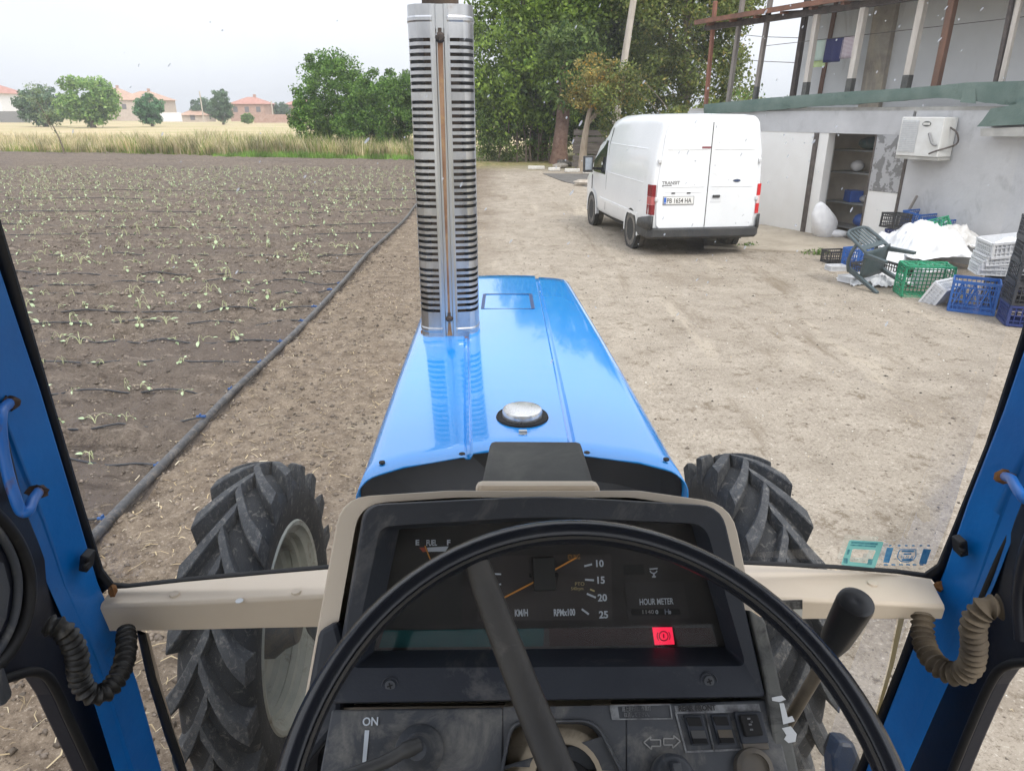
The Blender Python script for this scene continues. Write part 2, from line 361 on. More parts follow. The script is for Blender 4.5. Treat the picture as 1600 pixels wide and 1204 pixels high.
# pebbles and clods
def rocks(name, pts, sizes, mat, label):
    n = len(pts); base = np.array([(1, 0, 0), (0, 1, 0), (-1, 0, 0), (0, -1, 0), (.1, .1, .75), (0, 0, -.6)], float)
    fa = np.array([(0, 1, 4), (1, 2, 4), (2, 3, 4), (3, 0, 4), (1, 0, 5), (2, 1, 5), (3, 2, 5), (0, 3, 5)])
    v = base[None]*(.6+.8*rs.random((n, 6, 3))); an = rs.random(n)*6.28; c, s_ = np.cos(an), np.sin(an)
    vx = v[..., 0]*c[:, None]-v[..., 1]*s_[:, None]; vy = v[..., 0]*s_[:, None]+v[..., 1]*c[:, None]
    v = np.stack([vx, vy, v[..., 2]], -1)*sizes[:, None, None]+pts[:, None]
    F = (fa[None]+np.arange(n)[:, None, None]*6).reshape(-1, 3)
    return tag(npmesh(name, v.reshape(-1, 3), F, mat), label, 'stones', kind='stuff')
def scatter(n, x0, x1, y0, y1, pw=1.6):
    x = x0+(x1-x0)*rs.random(n); y = y0+(y1-y0)*rs.random(n)**pw; return np.stack([x, y, hgt(x, y)], -1)
stm = leafmat('pebble', (.12, .1, .08), (.42, .37, .3), (.7, .68, .62), trans=0)
P = scatter(9000, -.9, 7, 1.0, 14); rocks('pebbles', P, .0025+.009*rs.random(len(P))**4, stm, 'small pale pebbles strewn over the dirt yard')
clm = leafmat('clod', (.10, .08, .062), (.25, .205, .165), None, trans=0)
P = np.concatenate([scatter(36000, -9, -2.3, 1.2, 14, 1.3), scatter(12000, -2.4, -.9, 1.2, 12, 1.3)]); rocks('soil_clods', P, .003+.022*rs.random(len(P))**5, clm, 'dry brown soil clods over the ploughed field')
P = scatter(26000, -24, -2.6, 8, 34, 1.2); rocks('soil_clods', P, .008+.034*rs.random(len(P))**3, clm, 'larger brown soil clods over the middle of the ploughed field')
# straw litter
def straw(n, x0, x1, y0, y1, name, label, lmin=.02, lmax=.11):
    P = scatter(n, x0, x1, y0, y1, 1.4); an = rs.random(n)*6.28; ln = lmin+(lmax-lmin)*rs.random(n)**2; wd = .0012+.003*rs.random(n)**2
    d = np.stack([np.cos(an), np.sin(an), .15*(rs.random(n)-.3)], -1); q = np.stack([-np.sin(an), np.cos(an), 0*an], -1)
    mid = P+np.array([0, 0, .012]); bend = q*(rs.random(n)-.5)[:, None]*ln[:, None]*.5+np.array([0, 0, .008])
    a_ = mid-d*ln[:, None]/2; c_ = mid+d*ln[:, None]/2; b_ = mid+bend
    V = np.stack([a_-q*wd[:, None], a_+q*wd[:, None], b_+q*wd[:, None], b_-q*wd[:, None], c_+q*wd[:, None]*.5, c_-q*wd[:, None]*.5], 1).reshape(-1, 3)
    f = np.array([(0, 1, 2, 3), (3, 2, 4, 5)]); F = (f[None]+np.arange(n)[:, None, None]*6).reshape(-1, 4)
    return tag(npmesh(name, V, F, strm), label, 'straw', kind='stuff')
strm = leafmat('straw', (.3, .22, .12), (.55, .45, .28), (.7, .62, .45), trans=.1)
straw(2600, -2.6, -.5, 1.2, 16, 'straw_litter', 'bits of dry straw and stalks beside the irrigation pipe')
straw(900, -6, -2.6, 1.5, 9, 'straw_litter', 'bits of dry straw lying in the ploughed field', .015, .07)
P = scatter(2600, .0, 9, 1.5, 18, 1.2); rocks('dark_stones', P, .005+.014*rs.random(len(P))**4, leafmat('dark_stone', (.06, .05, .04), (.16, .13, .1), None, trans=0), 'small dark crumbs of soil scattered over the dirt yard')
straw(700, .5, 8, 2, 14, 'leaf_litter', 'dry twigs and leaf scraps scattered on the dirt yard', .01, .05)

# ---------------------------------------------------------------- irrigation
pm = M('black_pe_pipe', (.03, .03, .033), (.06, .06, .063), scale=9, rough=.45, dust=(.22, .19, .16), dlo=.48, dhi=.8, dscale=20)
pp = cat([Vector((edge(y)+.03*math.sin(y*.9), y, .04+hz(edge(y), y)*.5)) for y in (.6, 1.6, 2.6, 3.5, 4.6, 5.6, 6.6, 8, 10, 12, 14, 16.5, 19, 22, 26, 31, 36)], 6)
ip = MB().tube(pp, .032, 12).build('irrigation_pipe', pm, smooth=60); tag(ip, 'thick black irrigation main pipe along the field edge', 'pipe')
lm = M('drip_tube', (.02, .021, .024), (.05, .05, .055), scale=14, rough=.4); bm_ = M('blue_fitting', (.015, .07, .22), rough=.4)
names = ['nearest the cab, left end hidden by the pillar', 'second from the cab, passing the nearest seedlings', 'third from the cab', 'fourth from the cab', 'fifth from the cab', 'sixth from the cab', 'seventh from the cab']
rowy = [3.62]+[ROW0+ROWD*k for k in range(10)]+[ROW0+ROWD*k for k in (11, 14, 16, 19, 23, 26)]
for k, y in enumerate(rowy):
    n = 34 if y < 14 else 12; L0 = 3.2+y*.75; pts = []
    for i in range(n+1):
        u = i/n; x = edge(y)-.03-L0*u; yy = y+.07*math.sin(u*9+k*2.1)*min(1, u*6)+.06*math.sin(k*3.3)*(1-u)+(.1*(u*6 if u < .16 else 1)*math.sin(k*1.7+.5))
        pts.append(Vector((x, yy, hz(x, yy)+.004+.016*(math.sin(k+i*1.9)))))
    pts[0].z += .035
    o = MB().tube(cat(pts, 2), .0085, 6).build('drip_line', lm, smooth=60)
    lab = 'thin black drip line, '+names[k] if k < len(names) else 'thin black drip line far down the field among small seedlings'
    tag(o, lab, 'drip line', 'drip lines branching off the main pipe')
    if y < 12:
        c = MB().tube([pts[0]+Vector((.02, 0, 0)), pts[0]+Vector((-.05, 0, -.002))], [.012, .010], 8); c.box(pts[0]+Vector((-.02, 0, .014)), (.010, .022, .012)); c.build('valve', bm_, parent=o)

# ---------------------------------------------------------------- seedlings
stem_m = M('seedling_stem', (.36, .40, .2), (.52, .53, .33), scale=20, rough=.6); leaf_m = M('seedling_leaf', (.19, .30, .12), (.50, .58, .38), scale=14, rough=.6)
def seedling_mesh(seed):
    r = random.Random(seed); b = MB()
    def leaf(c, d, ln, wd):
        d = Vector(d).normalized(); s_ = d.cross(Vector((0, 0, 1)));
        if s_.length < .1: s_ = Vector((1, 0, 0))
        s_.normalize(); up = s_.cross(d); rows = []
        for i in range(5):
            u = i/4; ww = wd*(math.sin(math.pi*min(1, u*.85+.12))**.7); cc = Vector(c)+d*ln*u-up*ln*.25*u*u
            rows.append([cc-s_*ww+up*ww*.35, cc, cc+s_*ww+up*ww*.35])
        b.grid(rows, 1)
    nl = r.choice([2, 3, 3, 4, 5]); wilt = r.random()
    for k in range(nl):
        an = r.random()*6.28; reach = r.uniform(.05, .15); hh = r.uniform(.05, .12)*(1.4 if wilt > .85 else 1)
        d = Vector((math.cos(an), math.sin(an), 0)); tip = r.uniform(.0, .5)*hh
        P = [Vector((0, 0, -.01)), d*reach*.2+Vector((0, 0, hh*.8)), d*reach*.65+Vector((0, 0, hh)), d*reach+Vector((0, 0, tip+.015))]
        c = cat(P, 3); b.tube(c, [.0038-.0018*i/len(c) for i in range(len(c))], 4, 0)
        leaf(P[-1], (d*.6+Vector((0, 0, -.5 if tip < hh*.3 else .2))), r.uniform(.035, .075), r.uniform(.014, .028))
    o = b.build('cabbage_seedling', [stem_m, leaf_m], smooth=50, recalc=False); col.objects.unlink(o); return o
protos = [seedling_mesh(i+3) for i in range(12)]
spots = []
for y in [3.64, 4.42]+[ROW0+ROWD*k for k in range(1, 43)]:
    x = edge(y)-.35-random.random()*.3
    xl = -3.3-.76*y
    while x > xl:
        if random.random() < (.92 if y < 31 else .5): spots.append((x+random.uniform(-.05, .05), y+random.uniform(-.06, .06)))
        x -= random.uniform(.24, .40) if y < 9 else random.uniform(.28, .42)
spots = [s for s in spots if s[1] < 33+.3*abs(s[0]+3)*0 and (s[1] > 4 or s[0] > -3.6)]
spots.sort(key=lambda s: s[0]**2+s[1]**2)
for k, (x, y) in enumerate(spots[:300]):
    o = bpy.data.objects.new('cabbage_seedling', random.choice(protos).data); col.objects.link(o)
    o.location = (x, y, hz(x, y)); sc = (.5+.62*random.random()**1.3+(.35 if random.random() < .07 else 0))*(.82 if y < 7 else 1); o.scale = (sc, sc, sc*random.uniform(.7, 1.1)); o.rotation_euler = (0, 0, random.random()*6.28)
    tag(o, 'small wilted pale green seedling in the nearer rows of the ploughed field', 'seedling', 'wilted seedlings in rows on the near half of the field')
Vs = []; Fs = []; Ms = []; off = 0
pd = []
for p_ in protos:
    me = p_.data; v = np.zeros(len(me.vertices)*3); me.vertices.foreach_get('co', v); f = [tuple(q.vertices) for q in me.polygons if len(q.vertices) == 4]; mi = [q.material_index for q in me.polygons if len(q.vertices) == 4]
    pd.append((v.reshape(-1, 3), np.array(f), np.array(mi)))
for (x, y) in spots[300:]:
    v, f, mi = pd[random.randrange(12)]; a = random.random()*6.28; sc = random.uniform(.65, 1.1); c, s_ = math.cos(a)*sc, math.sin(a)*sc
    Vs.append(np.stack([v[:, 0]*c-v[:, 1]*s_+x, v[:, 0]*s_+v[:, 1]*c+y, v[:, 2]*sc+hz(x, y)], -1)); Fs.append(f+off); Ms.append(mi); off += len(v)
tag(npmesh('cabbage_seedlings', np.concatenate(Vs), np.concatenate(Fs), [stem_m, leaf_m], mi=np.concatenate(Ms)), 'far rows of small wilted pale seedlings across the field', 'seedlings', kind='stuff')
# ================================================================ vegetation
def leaves(name, cents, rad, per, size, mat, parent=None, droop=.5, asp=1.9):
    cents = np.asarray(cents); n = len(cents)*per
    c = np.repeat(cents, per, 0); rr = np.repeat(np.asarray(rad), per)
    p = rs.normal(size=(n, 3)); p /= np.maximum(1e-6, np.linalg.norm(p, axis=1))[:, None]; p *= (rs.random(n)**.5)[:, None]
    p = c+p*rr[:, None]*np.array([1, 1, .8])
    d = rs.normal(size=(n, 3)); d[:, 2] -= droop; d /= np.linalg.norm(d, axis=1)[:, None]
    q = rs.normal(size=(n, 3)); q[:, 2] *= .5; q = np.cross(d, q); q /= np.linalg.norm(q, axis=1)[:, None]
    s = size*(.6+.8*rs.random(n))[:, None]
    V = np.stack([p-d*s*.5, p+q*s/asp*.5-d*s*.05, p+d*s*.5, p-q*s/asp*.5-d*s*.05], 1).reshape(-1, 3)
    F = np.arange(n*4).reshape(-1, 4); return npmesh(name, V, F, mat, parent)
def crown_pts(ells, n, shell=.55, low=-1.0):
    out = []; wt = np.array([e[1][0]*e[1][2]+e[1][0]*e[1][1] for e in ells], float); wt /= wt.sum()
    while len(out) < n:
        c, r_ = ells[rs.choice(len(ells), p=wt)]
        p = rs.normal(size=3); p /= np.linalg.norm(p)
        if p[2] < low: continue
        p *= shell+(1.05-shell)*rs.random()
        q = np.array(c)+p*np.array(r_)
        if q[2] > .15: out.append(q)
    return np.array(out)
barkm = M('bark', (.10, .075, .055), (.22, .18, .14), scale=6, stretch=(1, 1, .25), rough=.9, bump=.8, bscale=14, bdist=.04)
bark2 = M('pale_bark', (.25, .2, .15), (.42, .35, .27), scale=5, stretch=(1, 1, .3), rough=.9, bump=.6, bscale=20, bdist=.03)
Lw = leafmat('walnut_leaf', (.055, .11, .02), (.30, .42, .07), None)
Ld = leafmat('dark_leaf', (.035, .08, .02), (.19, .27, .065), None)
Lo = leafmat('olive_leaf', (.06, .095, .025), (.23, .27, .07), (.30, .25, .07))
Ly = leafmat('yellow_leaf', (.13, .14, .05), (.36, .30, .09), (.52, .30, .05))
Lb = leafmat('bush_leaf', (.05, .12, .025), (.20, .34, .07), None)
def tree(name, base, ells, n, per, cr, lsize, mat, label, trunk=None, tr=.25, bark=barkm, group=None, lean=(0, 0), droop=.5, shell=.55, limbs=7, parts_only=False):
    t = empty(name, base); top = max(e[0][2] for e in ells)
    cc = crown_pts(ells, n, shell); rad = cr*(.6+.8*rs.random(n))
    leaves('crown', cc, rad, per, lsize, mat, t, droop)
    b = MB(); th = trunk if trunk else top*.6
    tp_ = [Vector((lean[0]*u*u*th, lean[1]*u*th, th*u-.1*(1-u))) for u in (0, .25, .5, .75, 1)]
    b.tube(cat(tp_, 3), [tr*(1.25-.75*i/12) if i else tr*1.5 for i in range(13)], 9)
    for k in range(limbs):
        s = tp_[-1]*random.uniform(.55, .98); e = Vector(cc[random.randrange(len(cc))]); m = (s+e)/2+Vector((random.uniform(-.3, .3), 0, .25))
        b.tube(cat([s, m, e], 4), [tr*.42*(1-i/9.5) for i in range(9)], 6)
    b.build('trunk', bark, t, smooth=60)
    return tag(t, label, 'tree' if 'bush' not in name and 'shrub' not in name else 'bush', group)
# the tall trees behind the van
tree('walnut_tree', (1.4, 39, 0), [((-1.3, 0, 5.0), (3.2, 3, 3.9)), ((1.4, .6, 6.6), (3.6, 3, 4.4)), ((-2.2, -.5, 2.6), (1.6, 1.8, 1.8)), ((-.3, -.8, 3.2), (2.4, 1.8, 2.3)), ((.8, 1, 9.6), (2.8, 2.5, 3.2))], 760, 90, .7, .21, Lw,
     'tall walnut tree with drooping bright green leaves, directly right of the steel exhaust stack', tr=.42, trunk=5, shell=.6)
tree('shade_tree', (4.6, 41, 0), [((0, 0, 7.0), (3.4, 3, 4.6)), ((.4, .4, 3.8), (2.6, 2, 3.0)), ((-1.6, .8, 2.2), (1.6, 1.4, 1.8)), ((1.8, 1, 5.5), (2.2, 2, 3.4)), ((-2.0, -6.3, 4.3), (1.5, .8, 1.8)), ((-.2, 0, 10.6), (3.2, 3, 3.6))], 760, 80, .72, .2, Ld,
     'tall dark green tree in the middle of the grove behind the utility pole', tr=.5, trunk=5)
tree('olive_toned_tree', (8.1, 35.5, 0), [((-.4, 0, 6.4), (2.9, 2.6, 3.3)), ((.3, 0, 3.4), (2.6, 2.2, 2.3)), ((-1.6, .6, 8.3), (2.2, 2, 2.2)), ((1.2, .4, 7.6), (2.0, 2, 2.6)), ((-.4, 1, 10.2), (3.0, 2.6, 3.0))], 760, 95, .62, .165, Lo,
     'tall olive green tree with yellowing leaves, right of the utility pole beside the terrace roof', tr=.3, trunk=4.5)
tree('dark_shrub', (.9, 37.6, 0), [((-.3, 0, 1.3), (2.2, 1.2, 1.6)), ((2.0, .8, 1.8), (2.2, 1.2, 1.9)), ((-2.2, .4, 1.3), (1.2, 1, 1.3))], 300, 60, .4, .12, Ld, 'dark shaded shrub growing low under the walnut tree', tr=.06, trunk=1, limbs=4)
tree('ivy_shrub', (7.4, 29.5, 0), [((0, 0, 1.5), (2.2, 1, 1.3)), ((1.5, 0, 1.9), (1.4, 1, 1.0)), ((-3.0, .8, 2.5), (1.2, .7, 1.6))], 260, 60, .38, .12, Lo, 'bushy green shrub behind the roof of the white van', tr=.06, trunk=1, limbs=4)
tree('yellow_leaved_tree', (2.95, 31.0, 0), [((.55, 0, 3.5), (1.15, .8, 1.0)), ((.0, 0, 2.75), (.95, .6, .45)), ((1.5, .3, 3.1), (.9, .7, .9))], 150, 34, .32, .12, Ly,
     'small tree with yellow autumn leaves and pale leaning trunk in front of the grove', trunk=2.9, tr=.15, bark=bark2, lean=(.12, 0), shell=.2, limbs=8)
# stout bare trunks under the grove
t = MB(); t.tube(cat([(2.25, 35.5, -.1), (2.3, 35.5, 1), (2.45, 36.2, 2.4), (2.4, 37.5, 4.5)], 4), [.5, .46, .4, .36, .34, .33, .32, .32, .31, .3, .3, .28, .28], 12); o = t.build('tree_trunk', M('ruddy_bark', (.11, .06, .045), (.2, .13, .1), scale=5, rough=.9, bump=.8, bscale=12, bdist=.04), smooth=60); tag(o, 'thick reddish brown tree trunk rising between the dark shrub and the pale leaning trunk', 'tree trunk')
t = MB()
for k in range(9):
    x = -.6+k*.31+random.uniform(-.1, .1); t.tube(cat([(x, 37+random.uniform(-.3, .6), 0), (x+random.uniform(-.2, .2), 37.2, 1.2), (x+random.uniform(-.5, .5), 37.4, 3)], 3), [.05, .05, .045, .04, .035, .03, .02], 6)
tag(t.build('bare_stems', barkm, smooth=60), 'thicket of thin bare brown stems under the walnut tree', 'stems', kind='stuff')
# utility pole
wm = M('weathered_pole', (.36, .32, .27), (.55, .5, .44), scale=6, stretch=(1, 1, .12), rough=.9, bump=.4, bscale=30)
a = G(953, 262); o = MB().tube([a, Vector((a.x+.35, a.y, 4)), Vector((a.x+.95, a.y-.1, 9.5))], [.17, .15, .12], 12).build('utility_pole', wm, smooth=60); tag(o, 'weathered pale grey utility pole rising out of the trees', 'utility pole')
# board fence, kerb stones and rubble at the yard's end
fm = M('old_boards', (.13, .11, .10), (.26, .23, .2), scale=4, stretch=(.3, 1, 3), rough=.9)
f = empty('board_fence', (4.3, 32.2, 0)); tag(f, 'old grey board fence between the pale trunk and the van', 'fence')
for k in range(6): MB().box((0+random.uniform(-.03, .03), 0, .22+k*.25), (3.3, .03, .22), rot=(0, random.uniform(-.02, .02), 0)).build('board', fm, f)
for x in (-1.5, 0, 1.5): MB().box((x, .06, .8), (.08, .08, 1.7)).build('post', fm, f)
km = M('white_kerb', (.66, .65, .62), (.5, .47, .42), scale=9, rough=.8, bump=.2)
for px, py, wd in ((838, 264.5, .72), (866, 267, .5), (894, 269, .62), (922, 271, .6)):
    a = G(px, py); o = MB().box((0, 0, .07), (wd, .16, .14)).build('kerb_stone', km, bev=.02); o.location = a; o.rotation_euler = (0, 0, -.12)
    tag(o, {838: 'whitewashed kerb stone at the left end of the row under the trees', 866: 'second whitewashed kerb stone from the left under the trees', 894: 'whitewashed kerb stone at the foot of the pale leaning trunk', 922: 'whitewashed kerb stone nearest the van at the right end of the row'}[px], 'kerb stone', 'whitewashed kerb stones at the end of the yard')
rm = M('rubble', (.3, .26, .21), (.48, .43, .37), scale=5, rough=.9, bump=.5, bscale=20)
for px, py, s_, lb in ((874, 262, .28, 'grey rubble stone at the base of the thick trunk'), (914, 290, .30, 'pale flat rock at the edge of the asphalt lane beside the van')):
    o = MB().ball((0, 0, .08), s_, 9, sc=(1.3, .8, .45), jit=.18).build('rock', rm, smooth=30); o.location = G(px, py); tag(o, lb, 'rock')
o = MB().lathe([(.30, -.1), (.36, -.08), (.36, .08), (.30, .1), (.2, .08), (.2, -.08)], (0, 0, .1), (.2, .4, 1), 20, closed=True).build('old_tyre', M('old_rubber', (.05, .05, .05), (.16, .14, .12), scale=8, rough=.8), smooth=40); o.location = G(882, 260); tag(o, 'old dusty tyre lying among the tree trunks', 'tyre')

# left bush and the grass verge
tree('green_bush', (-11.0, 48, 0), [((-.3, 0, 3.2), (2.2, 2, 2.7)), ((-1.8, -.3, 1.7), (1.3, 1.2, 1.5)), ((1.6, 0, 2.3), (1.6, 1.4, 1.9))], 420, 85, .45, .16, Lb, 'large rounded bright green bush at the far edge of the field', tr=.12, trunk=1.5)
tree('green_bush', (-8.3, 46, 0), [((.4, 0, 2.4), (2.2, 2, 2.2)), ((2, .3, 3.2), (1.5, 1.2, 1.5)), ((-1.2, 0, 1.5), (1.2, 1, 1.4))], 380, 85, .42, .16, Lb, 'yellowish green bush just left of the steel exhaust stack', tr=.12, trunk=1.3)
tree('thin_sapling', (-26.3, 43.5, 0), [((-.9, 0, 3.0), (.9, .6, .9)), ((-.2, 0, 2.1), (.8, .5, .9))], 45, 24, .28, .10, leafmat('pale_leaf', (.14, .2, .1), (.3, .36, .2), None), 'thin leaning sapling with sparse pale leaves in the tall grass', tr=.04, trunk=2.4, lean=(-.3, 0), shell=.1, limbs=10)
def blades(name, n, xr, yr, hmin, hmax, mat, label, wd=.02, prof=None):
    x = xr[0]+(xr[1]-xr[0])*rs.random(n); e0 = 47.6+(x+33)*(39.5-47.6)/27.4
    y = e0+yr[0]+(yr[1]-yr[0])*rs.random(n)**1.6; k = vnoise(x*.35, y*.35, 21)+.5; k2 = vnoise(x*2.2, y*2.2, 22)+.5
    h = (hmin+(hmax-hmin)*rs.random(n))*(.15+.85*k+.5*k2)
    if prof is not None: h *= np.interp(x, *prof)
    an = rs.random(n)*6.28; le = rs.normal(size=(n, 2))*.22*h[:, None]; z0 = np.full(n, -.1)
    q = np.stack([np.cos(an), np.sin(an), 0*an], -1)*(wd*(.5+rs.random(n)))[:, None]
    b_ = np.stack([x, y, z0], -1); m_ = b_+np.stack([le[:, 0]*.35, le[:, 1]*.35, h*.6], -1); t_ = b_+np.stack([le[:, 0], le[:, 1], h], -1)
    V = np.stack([b_-q, b_+q, m_+q*.7, m_-q*.7, t_+q*.15, t_-q*.15], 1).reshape(-1, 3); f = np.array([(0, 1, 2, 3), (3, 2, 4, 5)])
    F = (f[None]+np.arange(n)[:, None, None]*6).reshape(-1, 4); return tag(npmesh(name, V, F, mat), label, 'grass', kind='stuff')
gd = leafmat('dry_grass', (.42, .36, .20), (.70, .60, .38), (.75, .68, .5)); gg = leafmat('green_grass', (.12, .18, .04), (.30, .36, .11), None); gl = leafmat('lime_grass', (.14, .26, .05), (.26, .42, .1), None)
blades('dry_grass', 34000, (-46, -4.5), (.1, 14), .6, 1.3, gd, 'tall dry yellow grass beyond the field', .02, ([-46, -30, -20, -8, -4.5], [.75, .8, .95, .9, .7]))
blades('green_grass', 11000, (-46, -4.5), (0, 12), .35, 1.35, gg, 'green weeds growing through the dry grass', .022, ([-46, -27, -18, -8, -4.5], [.5, .8, 1, 1.15, .8]))
blades('lime_grass', 7000, (-17, -2.6), (-1.0, 2.5), .12, .4, gl, 'short bright green grass at the far right corner of the field', .02)
blades('grass_tufts', 2500, (-46, -17), (-.5, .8), .08, .3, gg, 'low grass fringe at the edge of the ploughed soil', .02)
n = 9000; x = -1.5+6*rs.random(n)**1.3; y = 36+5*rs.random(n)  # verge right of the stack
# ================================================================ far village
rt = M('red_roof', (.36, .17, .13), (.46, .25, .20), scale=1.2, rough=.85); rt2 = M('brown_roof', (.40, .26, .19), (.5, .33, .24), scale=1, rough=.85)
brk = M('far_brick', (.38, .24, .19), (.46, .32, .27), scale=1.5, rough=.9); wht = M('far_white', (.75, .75, .76), rough=.8); wdk = M('far_window', (.16, .15, .16), rough=.3); crm = M('far_cream', (.46, .39, .33), (.54, .46, .4), scale=1, rough=.9)
def house(cx, py_base, px0, px1, roof_py, eave_py, mw, mr, label, depth=230, win=3, rot=0, chim=True, hgt2=None):
    d0 = ray((px0+px1)/2, py_base); c = W((px0+px1)/2, py_base, depth); k = depth/FPX; wd = (px1-px0)*k; eave = W(0, eave_py, depth).z; ridge = W(0, roof_py, depth).z
    t = empty('village_house', (c.x, c.y, 0), rot); tag(t, label, 'house', 'village houses on the horizon')
    hw = wd/2*.9; dp = wd*.45; MB().box((0, 0, eave/2-.1), (hw*2, dp*2, eave+.2)).build('wall', mw, t)
    b = MB(); e = wd/2; r_ = e*.22; b.add([(-e, -dp-.5, eave), (e, -dp-.5, eave), (e, dp+.5, eave), (-e, dp+.5, eave), (-r_, 0, ridge), (r_, 0, ridge)], [(0, 1, 5, 4), (1, 2, 5), (2, 3, 4, 5), (3, 0, 4), (0, 3, 2, 1)])
    rf = b.build('roof', mr, t, smooth=0)
    if chim: MB().box((r_*.8, 0, ridge+.1), (.7, .7, 1.3)).build('chimney', brk, rf)
    for i in range(win):
        x = -hw+(i+.5)*2*hw/win; MB().box((x, -dp-.02, eave*.68), (1.3, .1, 1.5)).build('window', wdk, t)
    return t
house(0, 187, -40, 33, 131, 147, wht, rt, 'white house with bright red roof at the left edge of the village', 190, 4)
house(0, 187, 162, 214, 138, 152, crm, rt2, 'pink roofed house mostly hidden behind the round walnut tree', 230)
house(0, 187, 200, 268, 143, 157, crm, rt2, 'cream house with brown hipped roof above the small round tree', 225)
house(0, 187, 368, 426, 152, 163, brk, rt, 'red brick house with hipped tile roof and a side terrace', 215)
house(0, 187, 450, 500, 155, 164, brk, rt, 'red brick house partly hidden behind the large green bush', 230)
house(0, 188, 288, 332, 170, 180, crm, rt2, 'low shed with grey brown roof between two trees', 200, 1, chim=False)
house(0, 188, 186, 216, 157, 163, crm, rt, 'small house with red roof right of the round walnut tree', 228, 1, chim=False)
def farbox(name, px0, px1, py0, py1, depth, mat, label, cat_):
    a_ = W(px0, py1, depth); c_ = W(px1, py0, depth); o = MB().box((0, 0, c_.z/2), (c_.x-a_.x, .5, c_.z)).build(name, mat); o.location = ((a_.x+c_.x)/2, a_.y, 0); tag(o, label, cat_)
farbox('brick_wall', 398, 470, 179, 193, 170, brk, 'long low pinkish brick wall in front of the brick house', 'wall')
farbox('garden_wall', 246, 284, 176, 186, 190, wht, 'low white garden wall right of the small round tree', 'wall')
farbox('garden_wall', 0, 46, 174, 186, 176, M('far_dark', (.2, .2, .2), rough=.9), 'dark low yard wall in front of the white house', 'wall')
Lf = leafmat('far_leaf', (.10, .21, .05), (.32, .46, .15), None); Lf2 = leafmat('far_blue_leaf', (.07, .14, .07), (.20, .29, .17), None)
def fartree(px0, px1, py0, py1, depth, mat, label, name='village_tree'):
    k = depth/FPX; c = W((px0+px1)/2, py1, depth); wd = (px1-px0)*k/2; top = W(0, py0, depth).z; h = top/2
    t = tree(name, (c.x, c.y, 0), [((0, 0, top*.62), (wd*.78, wd*.7, top*.36)), ((-wd*.4, 0, top*.42), (wd*.55, wd*.5, top*.3)), ((wd*.42, 0, top*.45), (wd*.5, wd*.5, top*.3)), ((0, 0, top*.3), (wd*.6, wd*.5, top*.25))], 150, 70, wd*.2, wd*.085+.08, mat, label, tr=wd*.07, trunk=top*.45, limbs=3)
    return t
fartree(95, 193, 116, 189, 120, Lf, 'large round walnut tree at the left of the village')
fartree(28, 112, 136, 188, 128, Lf2, 'bluish green tree next to the white house')
fartree(212, 262, 145, 188, 130, leafmat('far_fresh', (.09, .2, .09), (.16, .32, .16), None), 'small round fresh green tree before the cream house')
fartree(328, 368, 140, 186, 150, Lf2, 'dark conical tree left of the brick house')
fartree(296, 340, 154, 182, 200, Lf2, 'low green tree behind the grey roofed shed')
fartree(424, 456, 160, 186, 220, Lf2, 'small tree between the two brick houses')
fartree(376, 398, 176, 190, 160, Lf, 'small dark bush at the foot of the brick house', 'village_bush')
for k, (px, lb) in enumerate(((318, 'thin utility pole standing near the grey roofed shed'), (427, 'white post beside the red brick house'))):
    a_ = W(px, 186, 180); o = MB().tube([(0, 0, 0), (0, 0, W(0, 143 if k == 0 else 158, 180).z)], .16, 6).build('village_pole', wm); o.location = (a_.x, a_.y, 0); tag(o, lb, 'pole')
# ================================================================ annex and balcony house
A1 = Vector((5.33, 15.64, 0)); AD = Vector((.437, -.9, 0)).normalized(); AN = Vector((-AD.y, AD.x, 0))   # AN points back, away from the yard
if AN.x < 0: AN = -AN
def ap(px, py, off=0.0): return onp(px, py, A1+AN*off, AN)
def aa(k, z, off=0.0): return A1+AD*k+AN*off+Vector((0, 0, z))
def kk(P): return (P-A1).dot(AD)
plas = M('grey_plaster', (.46, .46, .47), (.57, .57, .58), scale=1.3, rough=.9, dust=(.27, .265, .27), dlo=.55, dhi=.8, dscale=2.6, bump=.35, bscale=25, dstretch=(1, 1, .5))
wpan = M('white_panel', (.85, .84, .82), (.79, .775, .75), scale=1.5, rough=.7, dust=(.45, .42, .38), dlo=.68, dhi=.85, dscale=6)
peel = M('peeling_paint', (.40, .40, .41), (.2, .2, .2), scale=7, rough=.85, lo=.5, hi=.54, bump=.4)
felt = M('green_felt', (.10, .155, .135), (.16, .215, .19), scale=2.5, rough=.85, dust=(.05, .085, .065), dlo=.6, dhi=.7, dscale=3, bump=.5, bscale=40)
grim = M('dark_wood', (.07, .06, .055), (.13, .11, .1), scale=9, rough=.8); conc = M('concrete', (.34, .33, .31), (.5, .49, .46), scale=4, rough=.9, bump=.3)
an = empty('annex', A1); tag(an, 'low grey plastered annex with green felt edged flat roof and open doorway', 'annex')
anI = Matrix.Translation(-A1)
def AB(pts, off, name, mat, parent=an, bev=0):   # wall slab traced on the facade plane, thickened backwards
    b = MB(); b.slab([anI @ p for p in pts], AN*off); return b.build(name, mat, parent, smooth=0, bev=bev)
KL, KR = -2.6, 9.5; ZT = 2.33
kd0 = kk(ap(1283, 290)); kd1 = kk(ap(1356, 300)); kj = kk(ap(1262, 290)); kp = kk(ap(1404, 300)); zl = ap(1330, 209).z
